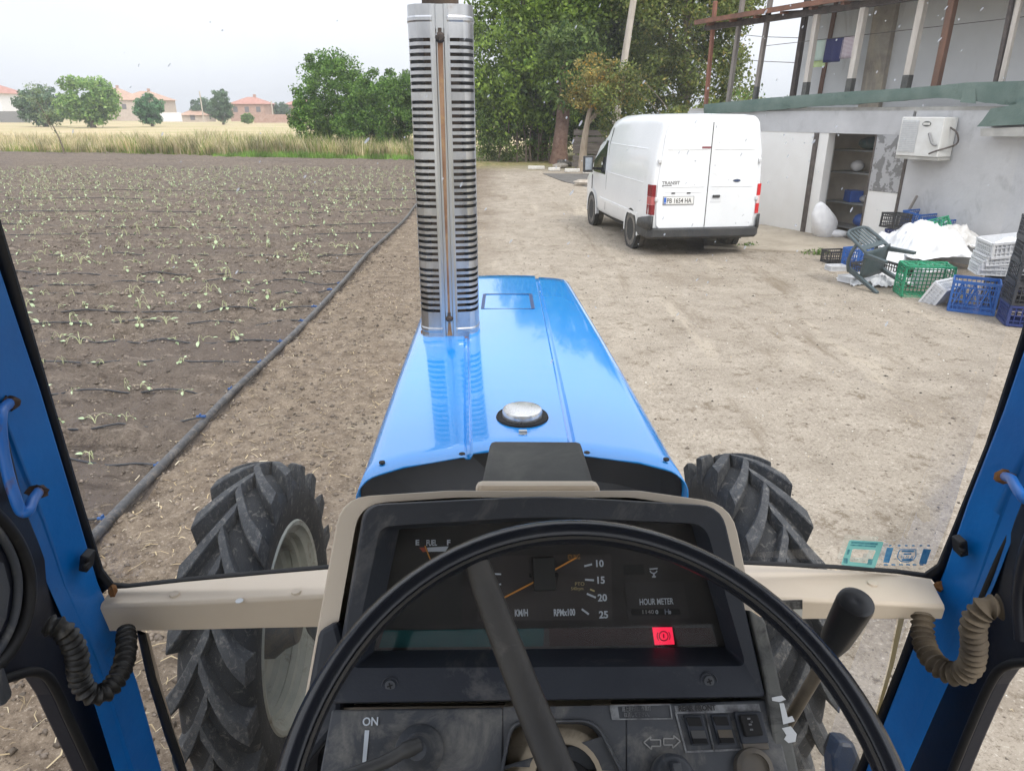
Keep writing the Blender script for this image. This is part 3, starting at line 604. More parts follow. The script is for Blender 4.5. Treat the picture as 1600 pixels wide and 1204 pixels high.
# rectangles on the facade: (k0,k1,z0,z1)
def rect(k0, k1, z0, z1, th, name, mat, off=0, parent=an): return AB([aa(k0, z0, off), aa(k1, z0, off), aa(k1, z1, off), aa(k0, z1, off)], th, name, mat, parent)
rect(KL, kj, -.1, zl, .16, 'wall', wpan)
rect(KL, kp, zl, ZT, .2, 'lintel', plas, off=-.012)
rect(kj-.0, kj+.10, -.1, zl-.002, .2, 'door_post', grim, off=-.03)
rect(kj+.102, kd0, -.1, zl-.003, .18, 'wall', wpan)
zz = ap(1380, 300).z
rect(kd1, kp, -.1, zz, .2, 'wall', wpan); rect(kd1, kp, zz+.003, zl-.003, .2, 'wall', peel, off=-.01)
rect(kd1-.03, kd1-.001, -.1, zl-.004, .1, 'door_post', grim, off=-.02)
rect(kp+.001, kp+.05, .1, zl, .1, 'door_post', grim, off=-.02)
rect(kp+.052, KR, -.2, ZT, .2, 'wall', plas, off=-.004)
rect(KL, KR, ZT-.02, ZT+.06, 5.0, 'roof', conc, off=.02)
MB().slab([anI @ aa(KL, -.2, .2), anI @ aa(KL, ZT-.05, .2), anI @ aa(KL, ZT-.05, 5), anI @ aa(KL, -.2, 5)], AD*.15).build('wall', wpan, an, smooth=0)
# storeroom inside the doorway
dk = M('store_wall', (.72, .66, .58), (.55, .49, .43), scale=2, rough=.9)
rect(kd0-1.2, kd1+.8, -.1, zl+.05, .08, 'store_back_wall', dk, off=1.25)
for kx in (kd0-1.2, kd1+.75): MB().slab([anI @ aa(kx, -.1, .22), anI @ aa(kx, zl+.05, .22), anI @ aa(kx, zl+.05, 1.25), anI @ aa(kx, -.1, 1.25)], AD*.05).build('store_side_wall', dk, an, smooth=0)
b = MB(); b.slab([anI @ aa(kd0-1.2, .03, .0), anI @ aa(kd1+.8, .03, .0), anI @ aa(kd1+.8, .03, 1.25), anI @ aa(kd0-1.2, .03, 1.25)], (0, 0, -.1)); b.build('store_floor', M('gravel', (.12, .1, .09), (.3, .27, .24), scale=30, rough=.95, bump=.6), an, smooth=0)
# green felt parapet: sagging strip traced on the facade
top = [(1060, 168), (1105, 162.5), (1190, 154), (1262, 148), (1330, 143), (1400, 139), (1465, 134), (1512, 129), (1620, 126)]
bot = [(1060, 182), (1110, 178), (1190, 174), (1262, 167), (1330, 163.5), (1400, 158), (1465, 153), (1500, 156), (1620, 170)]
b = MB(); rows = []
def lerp_poly(P, x):
    for i in range(len(P)-1):
        if P[i][0] <= x <= P[i+1][0]: u = (x-P[i][0])/(P[i+1][0]-P[i][0]); return P[i][1]*(1-u)+P[i+1][1]*u
    return P[-1][1]
for i in range(60):
    x = 1100+(1618-1100)*i/59; w_ = random.uniform(-.012, .012); a_ = ap(x, lerp_poly(bot, max(x, 1060))+random.uniform(-.6, .6), -.09+w_); c_ = ap(x, lerp_poly(top, x), -.10+w_); m_ = (a_+c_)/2+AN*(-.015)
    rows.append([anI @ (a_+AN*.10), anI @ a_, anI @ m_, anI @ c_, anI @ (c_+AN*.5)])
b.grid(rows); o = b.build('roof_edging', felt, an, smooth=50); s_ = o.modifiers.new('th', 'SOLIDIFY'); s_.thickness = .01
rows = [[anI @ aa(k, -0.0, .25)+Vector((0, 0, ZT+.02)), anI @ aa(k, 0, .25)+Vector((0, 0, ZT+.07))] for k in (KL, KR)]
for x0, x1, y0, y1 in ((1500, 1524, 139, 158), (1585, 1600, 128, 180)):
    AB([ap(x0, y1+2, -.125), ap(x1, y1+4, -.125), ap(x1, y0, -.125), ap(x0+6, y0, -.125)], .012, 'felt_patch', felt)
# stepped felt ledge above a short concrete lintel at the far right
e0 = ap(1528, 200, -.3); e1 = ap(1660, 200, -.3)
L1 = [ap(1526, 198, -.35), ap(1535, 188, -.35), ap(1548, 170, -.35), ap(1660, 150, -.35), ap(1660, 192, -.35)]
AB(L1, .34, 'ledge_felt', felt); AB([ap(1532, 201, -.31), ap(1660, 196, -.31), ap(1660, 214, -.31), ap(1532, 213, -.31)], .3, 'ledge', conc)

# balcony house standing on the annex
bh = empty('balcony_house', aa(0, ZT)); tag(bh, 'white walled house with an open wooden balcony above the annex', 'house'); bhI = Matrix.Translation(-aa(0, ZT))
hw_ = M('house_wall', (.60, .61, .62), (.70, .71, .72), scale=.8, rough=.85, dust=(.36, .34, .31), dlo=.6, dhi=.78, dscale=1.6, dstretch=(1, 1, .25))
def HB(pts, vec, name, mat, parent=bh): b = MB(); b.slab([bhI @ p for p in pts], vec); return b.build(name, mat, parent, smooth=0)
BO = 1.35; kw = kk(ap(1248, 80, BO)); ZR = 4.5
HB([aa(kw, ZT+.07, BO), aa(KR+3, ZT+.07, BO), aa(KR+3, 6.5, BO), aa(kw, 6.5, BO)], AN*3.2, 'wall', hw_)
stn = M('stained_plaster', (.42, .38, .32), (.26, .23, .2), scale=2.5, rough=.9, dstretch=(1, 1, .3), dust=(.5, .43, .33), dlo=.5, dhi=.65, dscale=3)
ks0 = kk(ap(1356, 80, BO-.1)); ks1 = kk(ap(1388, 80, BO-.1)); HB([aa(ks0, ZT+.07, BO-.12), aa(ks1, ZT+.07, BO-.12), aa(ks1, 6.4, BO-.12), aa(ks0, 6.4, BO-.12)], AN*.118, 'pilaster', stn)
pw = M('white_wood', (.62, .58, .53), (.44, .40, .36), scale=7, stretch=(1, 1, .2), rough=.85, bump=.4); pb = M('brown_wood', (.20, .10, .065), (.12, .07, .05), scale=7, stretch=(1, 1, .2), rough=.8); pg = M('grey_wood', (.30, .27, .24), (.17, .15, .14), scale=7, stretch=(1, 1, .2), rough=.85); pk = M('black_wood', (.05, .04, .04), (.1, .08, .07), scale=7, rough=.85); pr = M('rust_steel', (.28, .12, .08), (.2, .09, .06), scale=6, rough=.7)
tipm = M('tar', (.06, .06, .06), (.12, .12, .11), scale=9, rough=.85)
for xb, yb, xt, yt, wd, mt_, dpt, tip in ((1102, 172, 1116, 22, .075, pr, 0, 0), (1138, 157, 1157, 25, .085, pg, 0, 0), (1180, 152, 1203, 6, .085, pg, 0, 1), (1239, 147, 1262, 0, .10, pk, .55, 0), (1258, 146, 1281, 0, .10, pw, 0, 1), (1283, 144, 1310, -4, .10, pb, BO-.1, 0), (1327, 141, 1354, -4, .11, pw, 0, 1), (1415, 137, 1444, -2, .115, pw, 0, 1), (1462, 133, 1490, 0, .11, pb, 0, 0), (1556, 128, 1582, 0, .06, pk, 0, 0), (1565, 128, 1594, 0, .07, pw, 0, 0)):
    A_ = ap(xb, yb, .12+dpt); B_ = ap(xt, yt, .12+dpt); A_.z -= .06; d_ = (B_-A_); d_ *= (ZR+.1-A_.z)/d_.z; B_ = A_+d_
    b = MB(); q = [AD*wd/2+AN*wd/2, -AD*wd/2+AN*wd/2, -AD*wd/2-AN*wd/2, AD*wd/2-AN*wd/2]; b.hexa([bhI @ (A_+v) for v in q]+[bhI @ (B_+v) for v in q]); po = b.build('post', mt_, bh, smooth=0, bev=.006)
    if tip: b = MB(); C_ = A_+d_*(.16+.34/d_.length*.0); q = [v*1.04 for v in q]; b.hexa([bhI @ (A_+v) for v in q]+[bhI @ (A_+d_*.13+v) for v in q]); b.build('tarred_foot', tipm, po, smooth=0)
# eaves over the terrace: front beam, boards and rafters
P0 = ap(1088, 36, -.1); zE = P0.z; k0 = kk(P0)
ev = M('eaves_wood', (.24, .115, .075), (.15, .08, .06), scale=5, rough=.8)
HB([aa(k0, zE-.04, -.16), aa(KR+3, zE-.04, -.16), aa(KR+3, zE+.05, -.16), aa(k0, zE+.05, -.16)], AN*.05, 'fascia_board', ev)
HB([aa(k0+.1, zE-.16, .06), aa(KR+3, zE-.16, .06), aa(KR+3, zE-.045, .06), aa(k0+.1, zE-.045, .06)], AN*.12, 'beam', pk)
kc = kk(ap(1240, 60, .5))
HB([aa(k0, zE+.0, -.10), aa(kw, zE+.0, -.10), aa(kw, zE+.08, .34), aa(k0, zE+.08, .34)], Vector((0, 0, .03)), 'roof', pk)
HB([aa(kw, zE+.0, -.10), aa(KR+3, zE+.0, -.10), aa(KR+3, zE+.2, BO), aa(kw, zE+.2, BO)], Vector((0, 0, .05)), 'roof', pk)
for i in range(9):
    k = k0+.35+i*.72; HB([aa(k, zE-.04, -.10), aa(k+.07, zE-.04, -.10), aa(k+.07, zE+.0, .33), aa(k, zE+.0, .33)], Vector((0, 0, -.05)), 'rafter', ev)
# clothesline and laundry
z1 = ap(1305, 62, .5); cl = MB().tube([aa(kw-.2, z1.z+.02, .5), aa(kw+6, z1.z+.04, .5)], .006, 5).build('clothesline', grim); tag(cl, 'thin clothesline strung along the balcony', 'clothesline')
def cloth(px0, px1, py0, py1, mat, label, name='hanging_cloth', off=.5):
    rows = []; a_ = ap(px0, py0, off); c_ = ap(px1, py0, off); zb = ap((px0+px1)/2, py1, off).z; cen = (a_+c_)/2; zt = z1.z+.02 if py0 < 70 else a_.z
    for j in range(9):
        v = j/8; rows.append([Vector((a_*(1-u/10)+c_*(u/10)))+AN*(.03*math.sin(u*1.3+px0)*v) for u in range(11)])
        for q in rows[-1]: q.z = zt+(zb-zt)*v
    b = MB(); b.grid([[p-cen for p in r_] for r_ in rows]); o = b.build(name, mat, smooth=60); o.location = cen; s_ = o.modifiers.new('th', 'SOLIDIFY'); s_.thickness = .006; tag(o, label, 'laundry', 'laundry on the balcony line')
cloth(1270, 1290, 62, 95, M('cloth_mint', (.48, .58, .52), rough=.9), 'pale mint towel hanging left of the navy cloth')
cloth(1292, 1319, 62, 97, M('cloth_navy', (.03, .035, .12), rough=.9), 'dark navy cloth hanging on the balcony line')
sm_ = M('cloth_stripe', (.55, .52, .55), rough=.9); wv = sm_.node_tree.nodes.new('ShaderNodeTexWave'); wv.bands_direction = 'Z'; wv.inputs['Scale'].default_value = 14; tcn = sm_.node_tree.nodes.new('ShaderNodeTexCoord'); crn = sm_.node_tree.nodes.new('ShaderNodeValToRGB'); crn.color_ramp.elements[0].color = (.3, .2, .25, 1); crn.color_ramp.elements[1].color = (.65, .62, .65, 1)
sm_.node_tree.links.new(tcn.outputs['Object'], wv.inputs[0]); sm_.node_tree.links.new(wv.outputs[0], crn.inputs[0]); sm_.node_tree.links.new(crn.outputs[0], sm_.node_tree.nodes['Principled BSDF'].inputs['Base Color'])
cloth(1318, 1336, 60, 91, sm_, 'striped cloth hanging right of the navy cloth')
cloth(1268, 1291, 95, 105, M('cloth_lime', (.5, .6, .3), rough=.9), 'small lime green cloth hanging below the mint towel', off=.55)
for k_, (pa, pb) in enumerate((((1120, 84, 40), (1262, 99, 24)), ((1120, 46, 40), (1262, 60, 24)))):
    o = MB().tube(cat([W(*pa), (W(*pa)+W(*pb))/2+Vector((0, 0, -.12)), W(*pb)], 6), .012, 4).build('power_cable', grim); tag(o, ('lower' if k_ == 0 else 'upper')+' thin power cable crossing the sky behind the terrace posts', 'cable')
# greenery behind the terrace
for px, lb, s_ in ((1170, 'tip of green climbing plant behind the terrace posts', .35), (1226, 'green leafy plant showing above the parapet beside the black post', .5)):
    a_ = ap(px, 146, 3.4); b0 = Vector((a_.x, a_.y, 0)); t = tree('climbing_shrub', b0, [((0, 0, a_.z-.1), (s_*.9, s_*.8, s_)), ((0, 0, 1.4), (.5, .5, 1.3))], 26, 40, .2, .09, Lb, lb, tr=.04, trunk=1.6, limbs=3); 
# ------------------------------------------------ air conditioner
ac = empty('air_conditioner', ap(1446, 216)); acI = Matrix.Translation(-ap(1446, 216)); tag(ac, 'white wall mounted air conditioner unit with grey grille and loose pipes', 'air conditioner')
ka, kb = kk(ap(1406, 215, -.35)), kk(ap(1472, 215, -.35)); za, zb = ap(1446, 245, -.35).z, ap(1446, 183, -.35).z
wh = M('ac_white', (.74, .74, .72), (.66, .65, .62), scale=6, rough=.5, dust=(.45, .4, .32), dlo=.66, dhi=.8, dscale=9)
def ABx(k0, k1, z0, z1, o0, th, name, mat, par, bev=0): b = MB(); b.slab([acI @ aa(k0, z0, o0), acI @ aa(k1, z0, o0), acI @ aa(k1, z1, o0), acI @ aa(k0, z1, o0)], AN*th); return b.build(name, mat, par, smooth=0, bev=bev)
ABx(ka, kb, za, zb, -.38, .34, 'casing', wh, ac, .012); km_ = ka+(kb-ka)*.44; hz_ = zb-za
fr_ = ABx(ka+.03, km_, za+.06, zb-.05, -.392, .01, 'front_grille', M('ac_grille', (.48, .49, .5), (.56, .57, .58), scale=20, rough=.6), ac, .003)
for i in range(16): z = za+.09+(hz_-.17)*i/15; ABx(ka+.035, km_-.005, z, z+.004, -.398, .008, 'louvre', wh, fr_)
ABx(ka-.01, kb+.01, za-.05, za-.004, -.36, .3, 'bracket', conc, ac)
o_ = acI @ aa(ka+(kb-ka)*.62, za+hz_*.83, -.386); b = MB(); b.lathe([(.075, 0), (.075, .004)], (0, 0, 0), AN, 24); o = b.build('badge', M('badge_dark', (.1, .11, .1), rough=.4), ac); o.location = o_; o.scale = (1, 1, .55)
for q_ in range(4): MB().box((0,0,0),(.02,.02,.034)).build('badge_letter', wh, ac).location = o_+AN*-.004+AD*(-.042+.028*q_)
pipes = cat([acI @ aa(kb+.0, za+hz_*.75, -.2), acI @ aa(kb+.10, za+hz_*.6, -.15), acI @ aa(kb+.09, za+.2, -.1), acI @ aa(kb-.02, za+.1, -.40), acI @ aa(kb-.12, za+.05, -.42)], 5); MB().tube(pipes, .014, 6).build('pipe', grim, ac)
MB().tube(cat([acI @ aa(kb-.2, za+hz_*.6, -.40), acI @ aa(kb-.1, za+hz_*.35, -.42), acI @ aa(kb-.03, za+hz_*.3, -.40)], 5), .02, 6).build('pipe', M('pipe_grey', (.25, .25, .25), rough=.7), ac)
# ------------------------------------------------ inside the storeroom
sh = empty('storage_shelf', aa(kd0+.1, .03, 1.5)); tag(sh, 'grey metal storage shelf inside the dark doorway', 'shelf'); shm = M('shelf_steel', (.26, .265, .27), rough=.5); shI = Matrix.Translation(-aa(kd0+.1, .03, 1.5))
for z in (.15, .62, 1.2, 1.62): b = MB(); b.slab([shI @ aa(kd0-.5, z, .78), shI @ aa(kd1+.4, z, .78), shI @ aa(kd1+.4, z, 1.2), shI @ aa(kd0-.5, z, 1.2)], (0, 0, -.035)); b.build('shelf_board', shm, sh, smooth=0)
for k in (kd0-.5, kd0+.45, kd1+.4): b = MB(); b.box(shI @ aa(k, .9, .76), (.035, .035, 1.8)); b.build('upright', M('upright_steel', (.7, .7, .68), rough=.5), sh)
bl = M('crate_blue', (.03, .10, .42), (.045, .14, .5), scale=8, rough=.45)
def small(name, k, z, off, size, mat, label, cat_, ball=False):
    b = MB()
    if ball: b.ball((0, 0, size[2]/2), size[0]/2, 12, sc=(1, 1, size[2]/size[0]), jit=.05)
    else: b.box((0, 0, size[2]/2), size)
    o = b.build(name, mat, smooth=50, bev=0 if ball else .01); o.location = aa(k, z, off); tag(o, label, cat_)
small('blue_box', kd0-.02, .621, .98, (.26, .3, .22), bl, 'dark blue box on the middle shelf in the doorway', 'box')
small('plastic_bag', kd0-.02, 1.201, .95, (.26, .22, .22), wht, 'white plastic bag hanging on the upper shelf in the doorway', 'bag', True)
small('blue_bundle', kd0+.25, .151, .98, (.3, .3, .26), bl, 'round blue bundle on the bottom shelf in the doorway', 'bundle', True)
small('clear_bag', kd0+.3, .621, .98, (.26, .2, .16), M('pale_bag', (.5, .5, .52), rough=.5), 'crumpled pale bag on the middle shelf in the doorway', 'bag', True)
small('dark_bundle', kd0+.2, 1.621, .98, (.5, .3, .24), M('teal_cloth', (.03, .09, .1), (.1, .12, .12), scale=12, rough=.9), 'dark teal bundle of sheeting on the top shelf in the doorway', 'bundle', True)
small('brown_box', kd1-.02, .152, .95, (.4, .4, .55), M('brown_card', (.14, .09, .06), (.2, .13, .09), scale=5, rough=.9), 'dark brown cardboard box at the right of the doorway shelves', 'box')
# white sack
sk = M('sack', (.82, .82, .83), (.72, .72, .74), scale=9, rough=.8, bump=.6, bscale=18, bdist=.02); a_ = G(1287, 373)
b = MB(); rows = []
for i in range(15):
    v = i/14; rad = .235*(math.sin(math.pi*min(1, .12+v*.88))**.55)*(1.15-.3*v); cx__ = -.12*v-.05*v*v; row = []
    for j in range(16):
        an_ = 2*math.pi*j/16; f_ = 1+.10*math.sin(3*an_+v*5)+.06*math.sin(7*an_+v*9); row.append((cx__+math.cos(an_)*rad*f_, math.sin(an_)*rad*.7*f_, .0+.68*v))
    rows.append(row)
b.grid(rows, wrap=True); b.ball((.24, -.05, .07), .15, 10, sc=(1.3, .8, .55), jit=.12)
o = b.build('white_sack', sk, smooth=80); o.location = (a_.x, a_.y, .03); tag(o, 'full white woven sack leaning in the open doorway', 'sack')
# leaning poles by the annex wall
MB_ = MB().tube([ap(1408, 350, -.1), ap(1433, 306, -.1)], .025, 6); o = MB_.build('leaning_stick', pg); tag(o, 'grey wooden stick leaning on the annex wall behind the crates', 'stick')
# low plants by the apron
for px, py, lb in ((1168, 388, 'small weed growing at the edge of the concrete apron beside the van'), (1278, 398, 'low green weed near the black crate at the apron edge'), (1240, 356, 'thin weed at the foot of the dark door post')):
    a_ = G(px, py); n_ = 26; cc = [(random.gauss(0, .12), random.gauss(0, .06), random.uniform(.01, .09)) for _ in range(n_)]; o = leaves('weed', cc, [.05]*n_, 6, .05, Lb, None, -.8, 3); o.location = a_; tag(o, lb, 'weed')
# ================================================================ white van (local: x right, y forward, origin under rear axle)
vp = M('van_white', (.82, .84, .86), (.77, .79, .81), scale=1.3, rough=.28, coat=.5, spec=.5, dust=(.58, .56, .52), dlo=.60, dhi=.85, dscale=4)
vb = M('van_black_plastic', (.025, .027, .03), (.05, .05, .05), scale=6, rough=.6); vg = M('van_gap', (.03, .03, .03), rough=.9)
van = empty('delivery_van', (3.11, 13.06, 0), R(8)); van.scale = (.985, .985, 1.01); tag(van, 'white panel van with closed rear doors parked beside the annex', 'van')
def vsec(y, zb, zt, wl, wt, rc):      # half section from bottom centre round to top centre
    pts = [(0, zb), (wl*.96, zb), (wl, zb+.06), (wl*1.004, .75), (wl*.998, 1.05), (wl*.985, 1.3), (wl*.95, 1.7)]
    pts = [(x, min(z, zt-rc-.02)) for x, z in pts]
    for i in range(7):
        a = math.pi/2*i/6; pts.append((wt-rc+rc*math.cos(a), zt-rc+rc*math.sin(a)))
    pts.append((0, zt+.015))
    full = [Vector((x, y, z)) for x, z in pts]+[Vector((-x, y, z)) for x, z in reversed(pts[1:-1])]; return full
secs = [(-.985, .46, 2.16, .93, .80, .10), (-.97, .44, 2.20, .955, .825, .13), (-.90, .42, 2.235, .98, .845, .15), (-.6, .40, 2.25, .987, .85, .16), (.5, .38, 2.25, .987, .85, .16), (1.5, .36, 2.22, .987, .85, .17), (2.0, .36, 2.16, .985, .84, .17), (2.3, .36, 2.05, .985, .82, .18)]
b = MB(); b.grid([vsec(*s) for s in secs], wrap=True); n_ = len(vsec(*secs[0])); b.f.append(tuple(range(n_))); b.m.append(0)
cab = [(2.3, .36, 2.05, .985, .82, .18), (2.62, .36, 1.82, .975, .78, .16), (3.0, .36, 1.48, .97, .80, .12), (3.25, .36, 1.22, .965, .86, .1), (3.6, .38, 1.06, .94, .86, .1), (3.85, .42, .9, .88, .78, .1), (3.93, .46, .72, .80, .68, .06)]
b.grid([vsec(*s) for s in cab], wrap=True); o_ = len(b.v)-n_; b.f.append(tuple(range(o_, o_+n_))[::-1]); b.m.append(0)
body = b.build('body', vp, van, smooth=50)
# side details (left side faces the yard): x of the side wall as function of z
def sx(z): return np.interp(z, [.42, .75, 1.05, 1.3, 1.7, 2.05], [.987, .991, .985, .972, .94, .86])
for s in (-1, 1):
    # raised panel swages as thin frames
    for y0, y1, z0, z1 in ((-.55, .62, 1.18, 1.72), (.72, 1.75, 1.18, 1.72)):
        for (ya, yb, za_, zb_) in ((y0, y1, z0-.008, z0+.008), (y0, y1, z1-.008, z1+.008)):
            m_ = MB(); m_.hexa([Vector((s*(sx(z)+q), y, z)) for z in (za_, zb_) for y, q in ((ya, -.01), (yb, -.01), (yb, .006), (ya, .006))]); m_.build('pressing', vp, van, smooth=0, bev=.003)
    m_ = MB(); m_.hexa([Vector((s*(sx(z)+q), y, z)) for z in (.60, .66) for y, q in ((-.35, -.01), (2.3, -.01), (2.3, .008), (-.35, .008))]); m_.build('side_rib', vp, van, smooth=0, bev=.004)
    for z0_, z1_ in ((.45, 1.05), (1.05, 1.72), (1.72, 2.0)):
        for y in (1.83, 3.0) if z1_ < 1.1 else (1.83,):
            m_ = MB(); m_.hexa([Vector((s*(sx(z)+q), yy, z)) for z in (z0_, z1_) for yy, q in ((y, -.01), (y+.012, -.01), (y+.012, .002), (y, .002))]); m_.build('door_gap', vg, van, smooth=0)
    # cab side window
    m_ = MB(); m_.slab([(s*(sx(1.12)+.004), 1.95, 1.12), (s*(sx(1.12)-.002), 2.95, 1.12), (s*(sx(1.3)-.02), 3.0, 1.33), (s*(sx(1.7)-.06), 2.52, 1.76), (s*(sx(1.74)+.006), 1.98, 1.76)], (-s*.02, 0, 0)); m_.build('side_window', M('van_glass', (.02, .025, .03), rough=.08, spec=.8), van, smooth=0)
    # mirror
    mr_ = MB(); mr_.tube([(s*.95, 2.72, 1.18), (s*1.12, 2.66, 1.2)], .03, 8); mr_.box((s*1.18, 2.64, 1.28), (.2, .11, .32)); mm = mr_.build('mirror', vb, van, bev=.02); MB().box((s*1.18, 2.575, 1.29), (.15, .01, .24)).build('mirror_glass', M('mirror_face', (.45, .5, .56), rough=.1, metal=.6), mm)
    # wheel arches, wheels
    for y in (0, 2.93):
        pts = []; a0, a1 = R(-8), R(188)
        b = MB(); rows = []
        for i in range(21):
            a = a0+(a1-a0)*i/20; c_, s__ = math.cos(a), math.sin(a); rows.append([Vector((s*.92, y+.37*c_, .33+.37*s__)), Vector((s*.998, y+.37*c_, .33+.37*s__)), Vector((s*.996, y+.43*c_, .33+.43*s__))])
        b.grid(rows); b.build('wheel_arch', vp, van, smooth=60)
        MB().lathe([(.0, 0), (.368, 0), (.368, .09)], (s*.905, y, .33), (s, 0, 0), 28).build('arch_liner', vg, van)
        tr_ = [(.20, -.11), (.27, -.115), (.32, -.10), (.335, -.06), (.335, .06), (.32, .10), (.27, .115), (.20, .11)]
        wh_ = empty('wheel', (0, 0, 0)); wh_.parent = van; MB().lathe(tr_, (s*.885, y, .335), (1, 0, 0), 32, closed=True).build('tyre', M('van_tyre', (.055, .052, .05), (.2, .18, .155), scale=7, rough=.85), wh_, smooth=40)
        b = MB(); b.lathe([(.0, .04), (.06, .05), (.08, .03), (.15, .02), (.19, .06), (.205, .09), (.205, .05), (.19, -.05)], (s*.885, y, .335), (s, 0, 0), 28)
        rim_ = b.build('rim', M('steel_rim', (.55, .55, .55), (.32, .31, .3), scale=9, rough=.5), wh_, smooth=30)
        for k in range(8): a = k*math.pi/4; MB().tube([(s*.90, y+.115*math.cos(a), .335+.115*math.sin(a)), (s*(.885+.034), y+.12*math.cos(a), .335+.12*math.sin(a))], .024, 8).build('rim_hole', vg, rim_)
# black lower side corner and rear bumper
b = MB()
prof = [(-1.0, -.35), (-1.012, -.75), (-1.0, -.97), (-.93, -1.06), (-.6, -1.085), (0, -1.09), (.6, -1.085), (.93, -1.06), (1.0, -.97), (1.012, -.75), (1.0, -.40)]
rows = []
for x, y in prof: rows.append([Vector((x*.985, y+.04, .31)), Vector((x, y, .35)), Vector((x, y, .465)), Vector((x*.985, y+.04 if abs(x) < .95 else y, .49)), Vector((x*.93, y+.12, .49))])
b.grid(rows); bp_ = b.build('bumper', vb, van, smooth=30); so_ = bp_.modifiers.new('th', 'SOLIDIFY'); so_.thickness = .02
for s in (-1, 1):
    b = MB(); b.grid([[Vector((s*x, y, .46)), Vector((s*x, y, zt))] for x, y, zt in ((.925, -1.035, .685), (.965, -1.025, .69), (.992, -.99, .69), (1.004, -.93, .675), (1.01, -.7, .64), (1.012, -.5, .60), (1.012, -.43, .52))]); oc_ = b.build('bumper_corner', vb, van, smooth=50); so_ = oc_.modifiers.new('th', 'SOLIDIFY'); so_.thickness = .02; so_.offset = 0
MB().box((0, -.93, .5), (1.8, .1, .12)).build('sill', vp, van)
# rear doors
rd = {}
for s in (-1, 1):
    yb = -1.0; b = MB()
    out = [(.006, .47), (.80, .47), (.86, .53), (.885, .95), (.875, 1.25), (.80, 1.95), (.765, 2.09), (.70, 2.13), (.006, 2.145)]
    if s > 0: pass
    b.slab([(s*x, yb-.012, z) for x, z in out], (0, .03, 0)); d = b.build('rear_door', vp, van, smooth=0, bev=.01, seg=3); rd[s] = d
    for x0, x1, z0, z1 in ((.07, .78, 1.14, 1.16), (.07, .75, 1.72, 1.735)): MB().box((s*(x0+x1)/2, yb-.014, (z0+z1)/2), (x1-x0, .008, z1-z0)).build('pressing', vp, d, bev=.002)
    for z in (.85, 1.45):
        xh = s*(.885 if z < 1 else .87); MB().box((xh, yb-.01, z+.1), (.055, .05, .065)).build('hinge', M('hinge_white', (.6, .61, .62), rough=.4), d, bev=.01)
MB().box((0, -.999, 1.32), (.014, .012, 1.64)).build('door_gap', vg, van)
# tail lights
red = M('tail_red', (.55, .012, .018), (.4, .01, .015), scale=10, rough=.15, spec=.7, emit=((.8, .02, .02), .12)); redd = M('tail_dark_red', (.20, .012, .02), rough=.15, spec=.7); pin = M('tail_clear', (.75, .55, .55), rough=.15)
for s in (-1, 1):
    t = empty('tail_light', (0, 0, 0)); t.parent = van; r_ = redd if s < 0 else red
    for z0, z1, mt_ in ((.70, .86, r_), (.862, .99, pin if s > 0 else M('tail_mid', (.45, .12, .12), rough=.15)), (.992, 1.18, r_)):
        b = MB(); q = []
        for z in (z0, z1):
            xx = .978; q += [Vector((s*.895, -.975, z)), Vector((s*.90, -1.006, z)), Vector((s*.965, -.985, z)), Vector((s*(xx+.016), -.84, z))]
        b.add(q, [(0, 1, 5, 4), (1, 2, 6, 5), (2, 3, 7, 6), (3, 0, 4, 7), (0, 3, 2, 1), (4, 5, 6, 7)]); b.build('lens', mt_, t, smooth=0, bev=.004)
MB().box((-.09, -1.015, 1.755), (.15, .012, .028)).build('brake_light', M('brake_lens', (.25, .07, .08), rough=.3), van)
# number plate, handle, badge, script
pl = MB().box((-.50, -1.020, .93), (.52, .012, .115)).build('number_plate', M('plate_white', (.75, .75, .73), rough=.4), van, bev=.004)
MB().box((-.50, -1.016, .93), (.545, .01, .14)).build('plate_frame', M('plate_frame', (.3, .3, .3), rough=.5), van)
MB().box((-.738, -1.0275, .93), (.04, .002, .105)).build('country_band', M('plate_blue', (.02, .12, .5), rough=.4), pl)
ink = M('ink_black', (.02, .02, .02), rough=.5)
text('PB 1654 HA', .108, (-.71, -1.0268, .893), (1, 0, 0), (0, 0, 1), ink, 'plate_number', pl, sx=.80, bold=.001)
text('BG', .025, (-.751, -1.029, .885), (1, 0, 0), (0, 0, 1), wht, 'country_code', pl)
for x in (-.60, -.33): MB().box((x, -1.016, 1.05), (.06, .012, .022)).build('plate_lamp', vb, van)
MB().box((-.46, -1.013, 1.062), (.7, .008, .012)).build('plate_ledge', vp, van, bev=.002)
MB().box((.16, -1.022, .99), (.13, .03, .045)).build('door_handle', vb, van, bev=.01)
MB().box((.16, -1.012, .955), (.19, .008, .13)).build('handle_recess', M('van_shade', (.7, .72, .74), rough=.35), van, bev=.004)
text('TRANSIT', .075, (-.81, -1.0125, 1.185), (1, 0, 0), (0, 0, 1), M('badge_grey', (.22, .22, .23), rough=.3, metal=.5), 'badge_text', van, bold=.002, sx=1.05)
MB().box((-.72, -1.0135, 1.165), (.17, .004, .022)).build('badge_bar', M('badge_grey', (.2, .2, .2)), van)
b = MB(); b.lathe([(.062, 0), (.055, .008), (.0, .008)], (0, 0, 0), (0, -1, 0), 24); o = b.build('oval_badge', M('oval_chrome', (.35, .37, .4), rough=.25, metal=.7), van); o.location = (.50, -1.012, 1.235); o.scale = (1.15, 1, .42)
b = MB(); b.lathe([(.05, 0), (.0, .002)], (0, 0, 0), (0, -1, 0), 24); o = b.build('oval_centre', M('oval_blue', (.03, .05, .12), rough=.25), van); o.location = (.50, -1.021, 1.235); o.scale = (1.1, 1, .36)
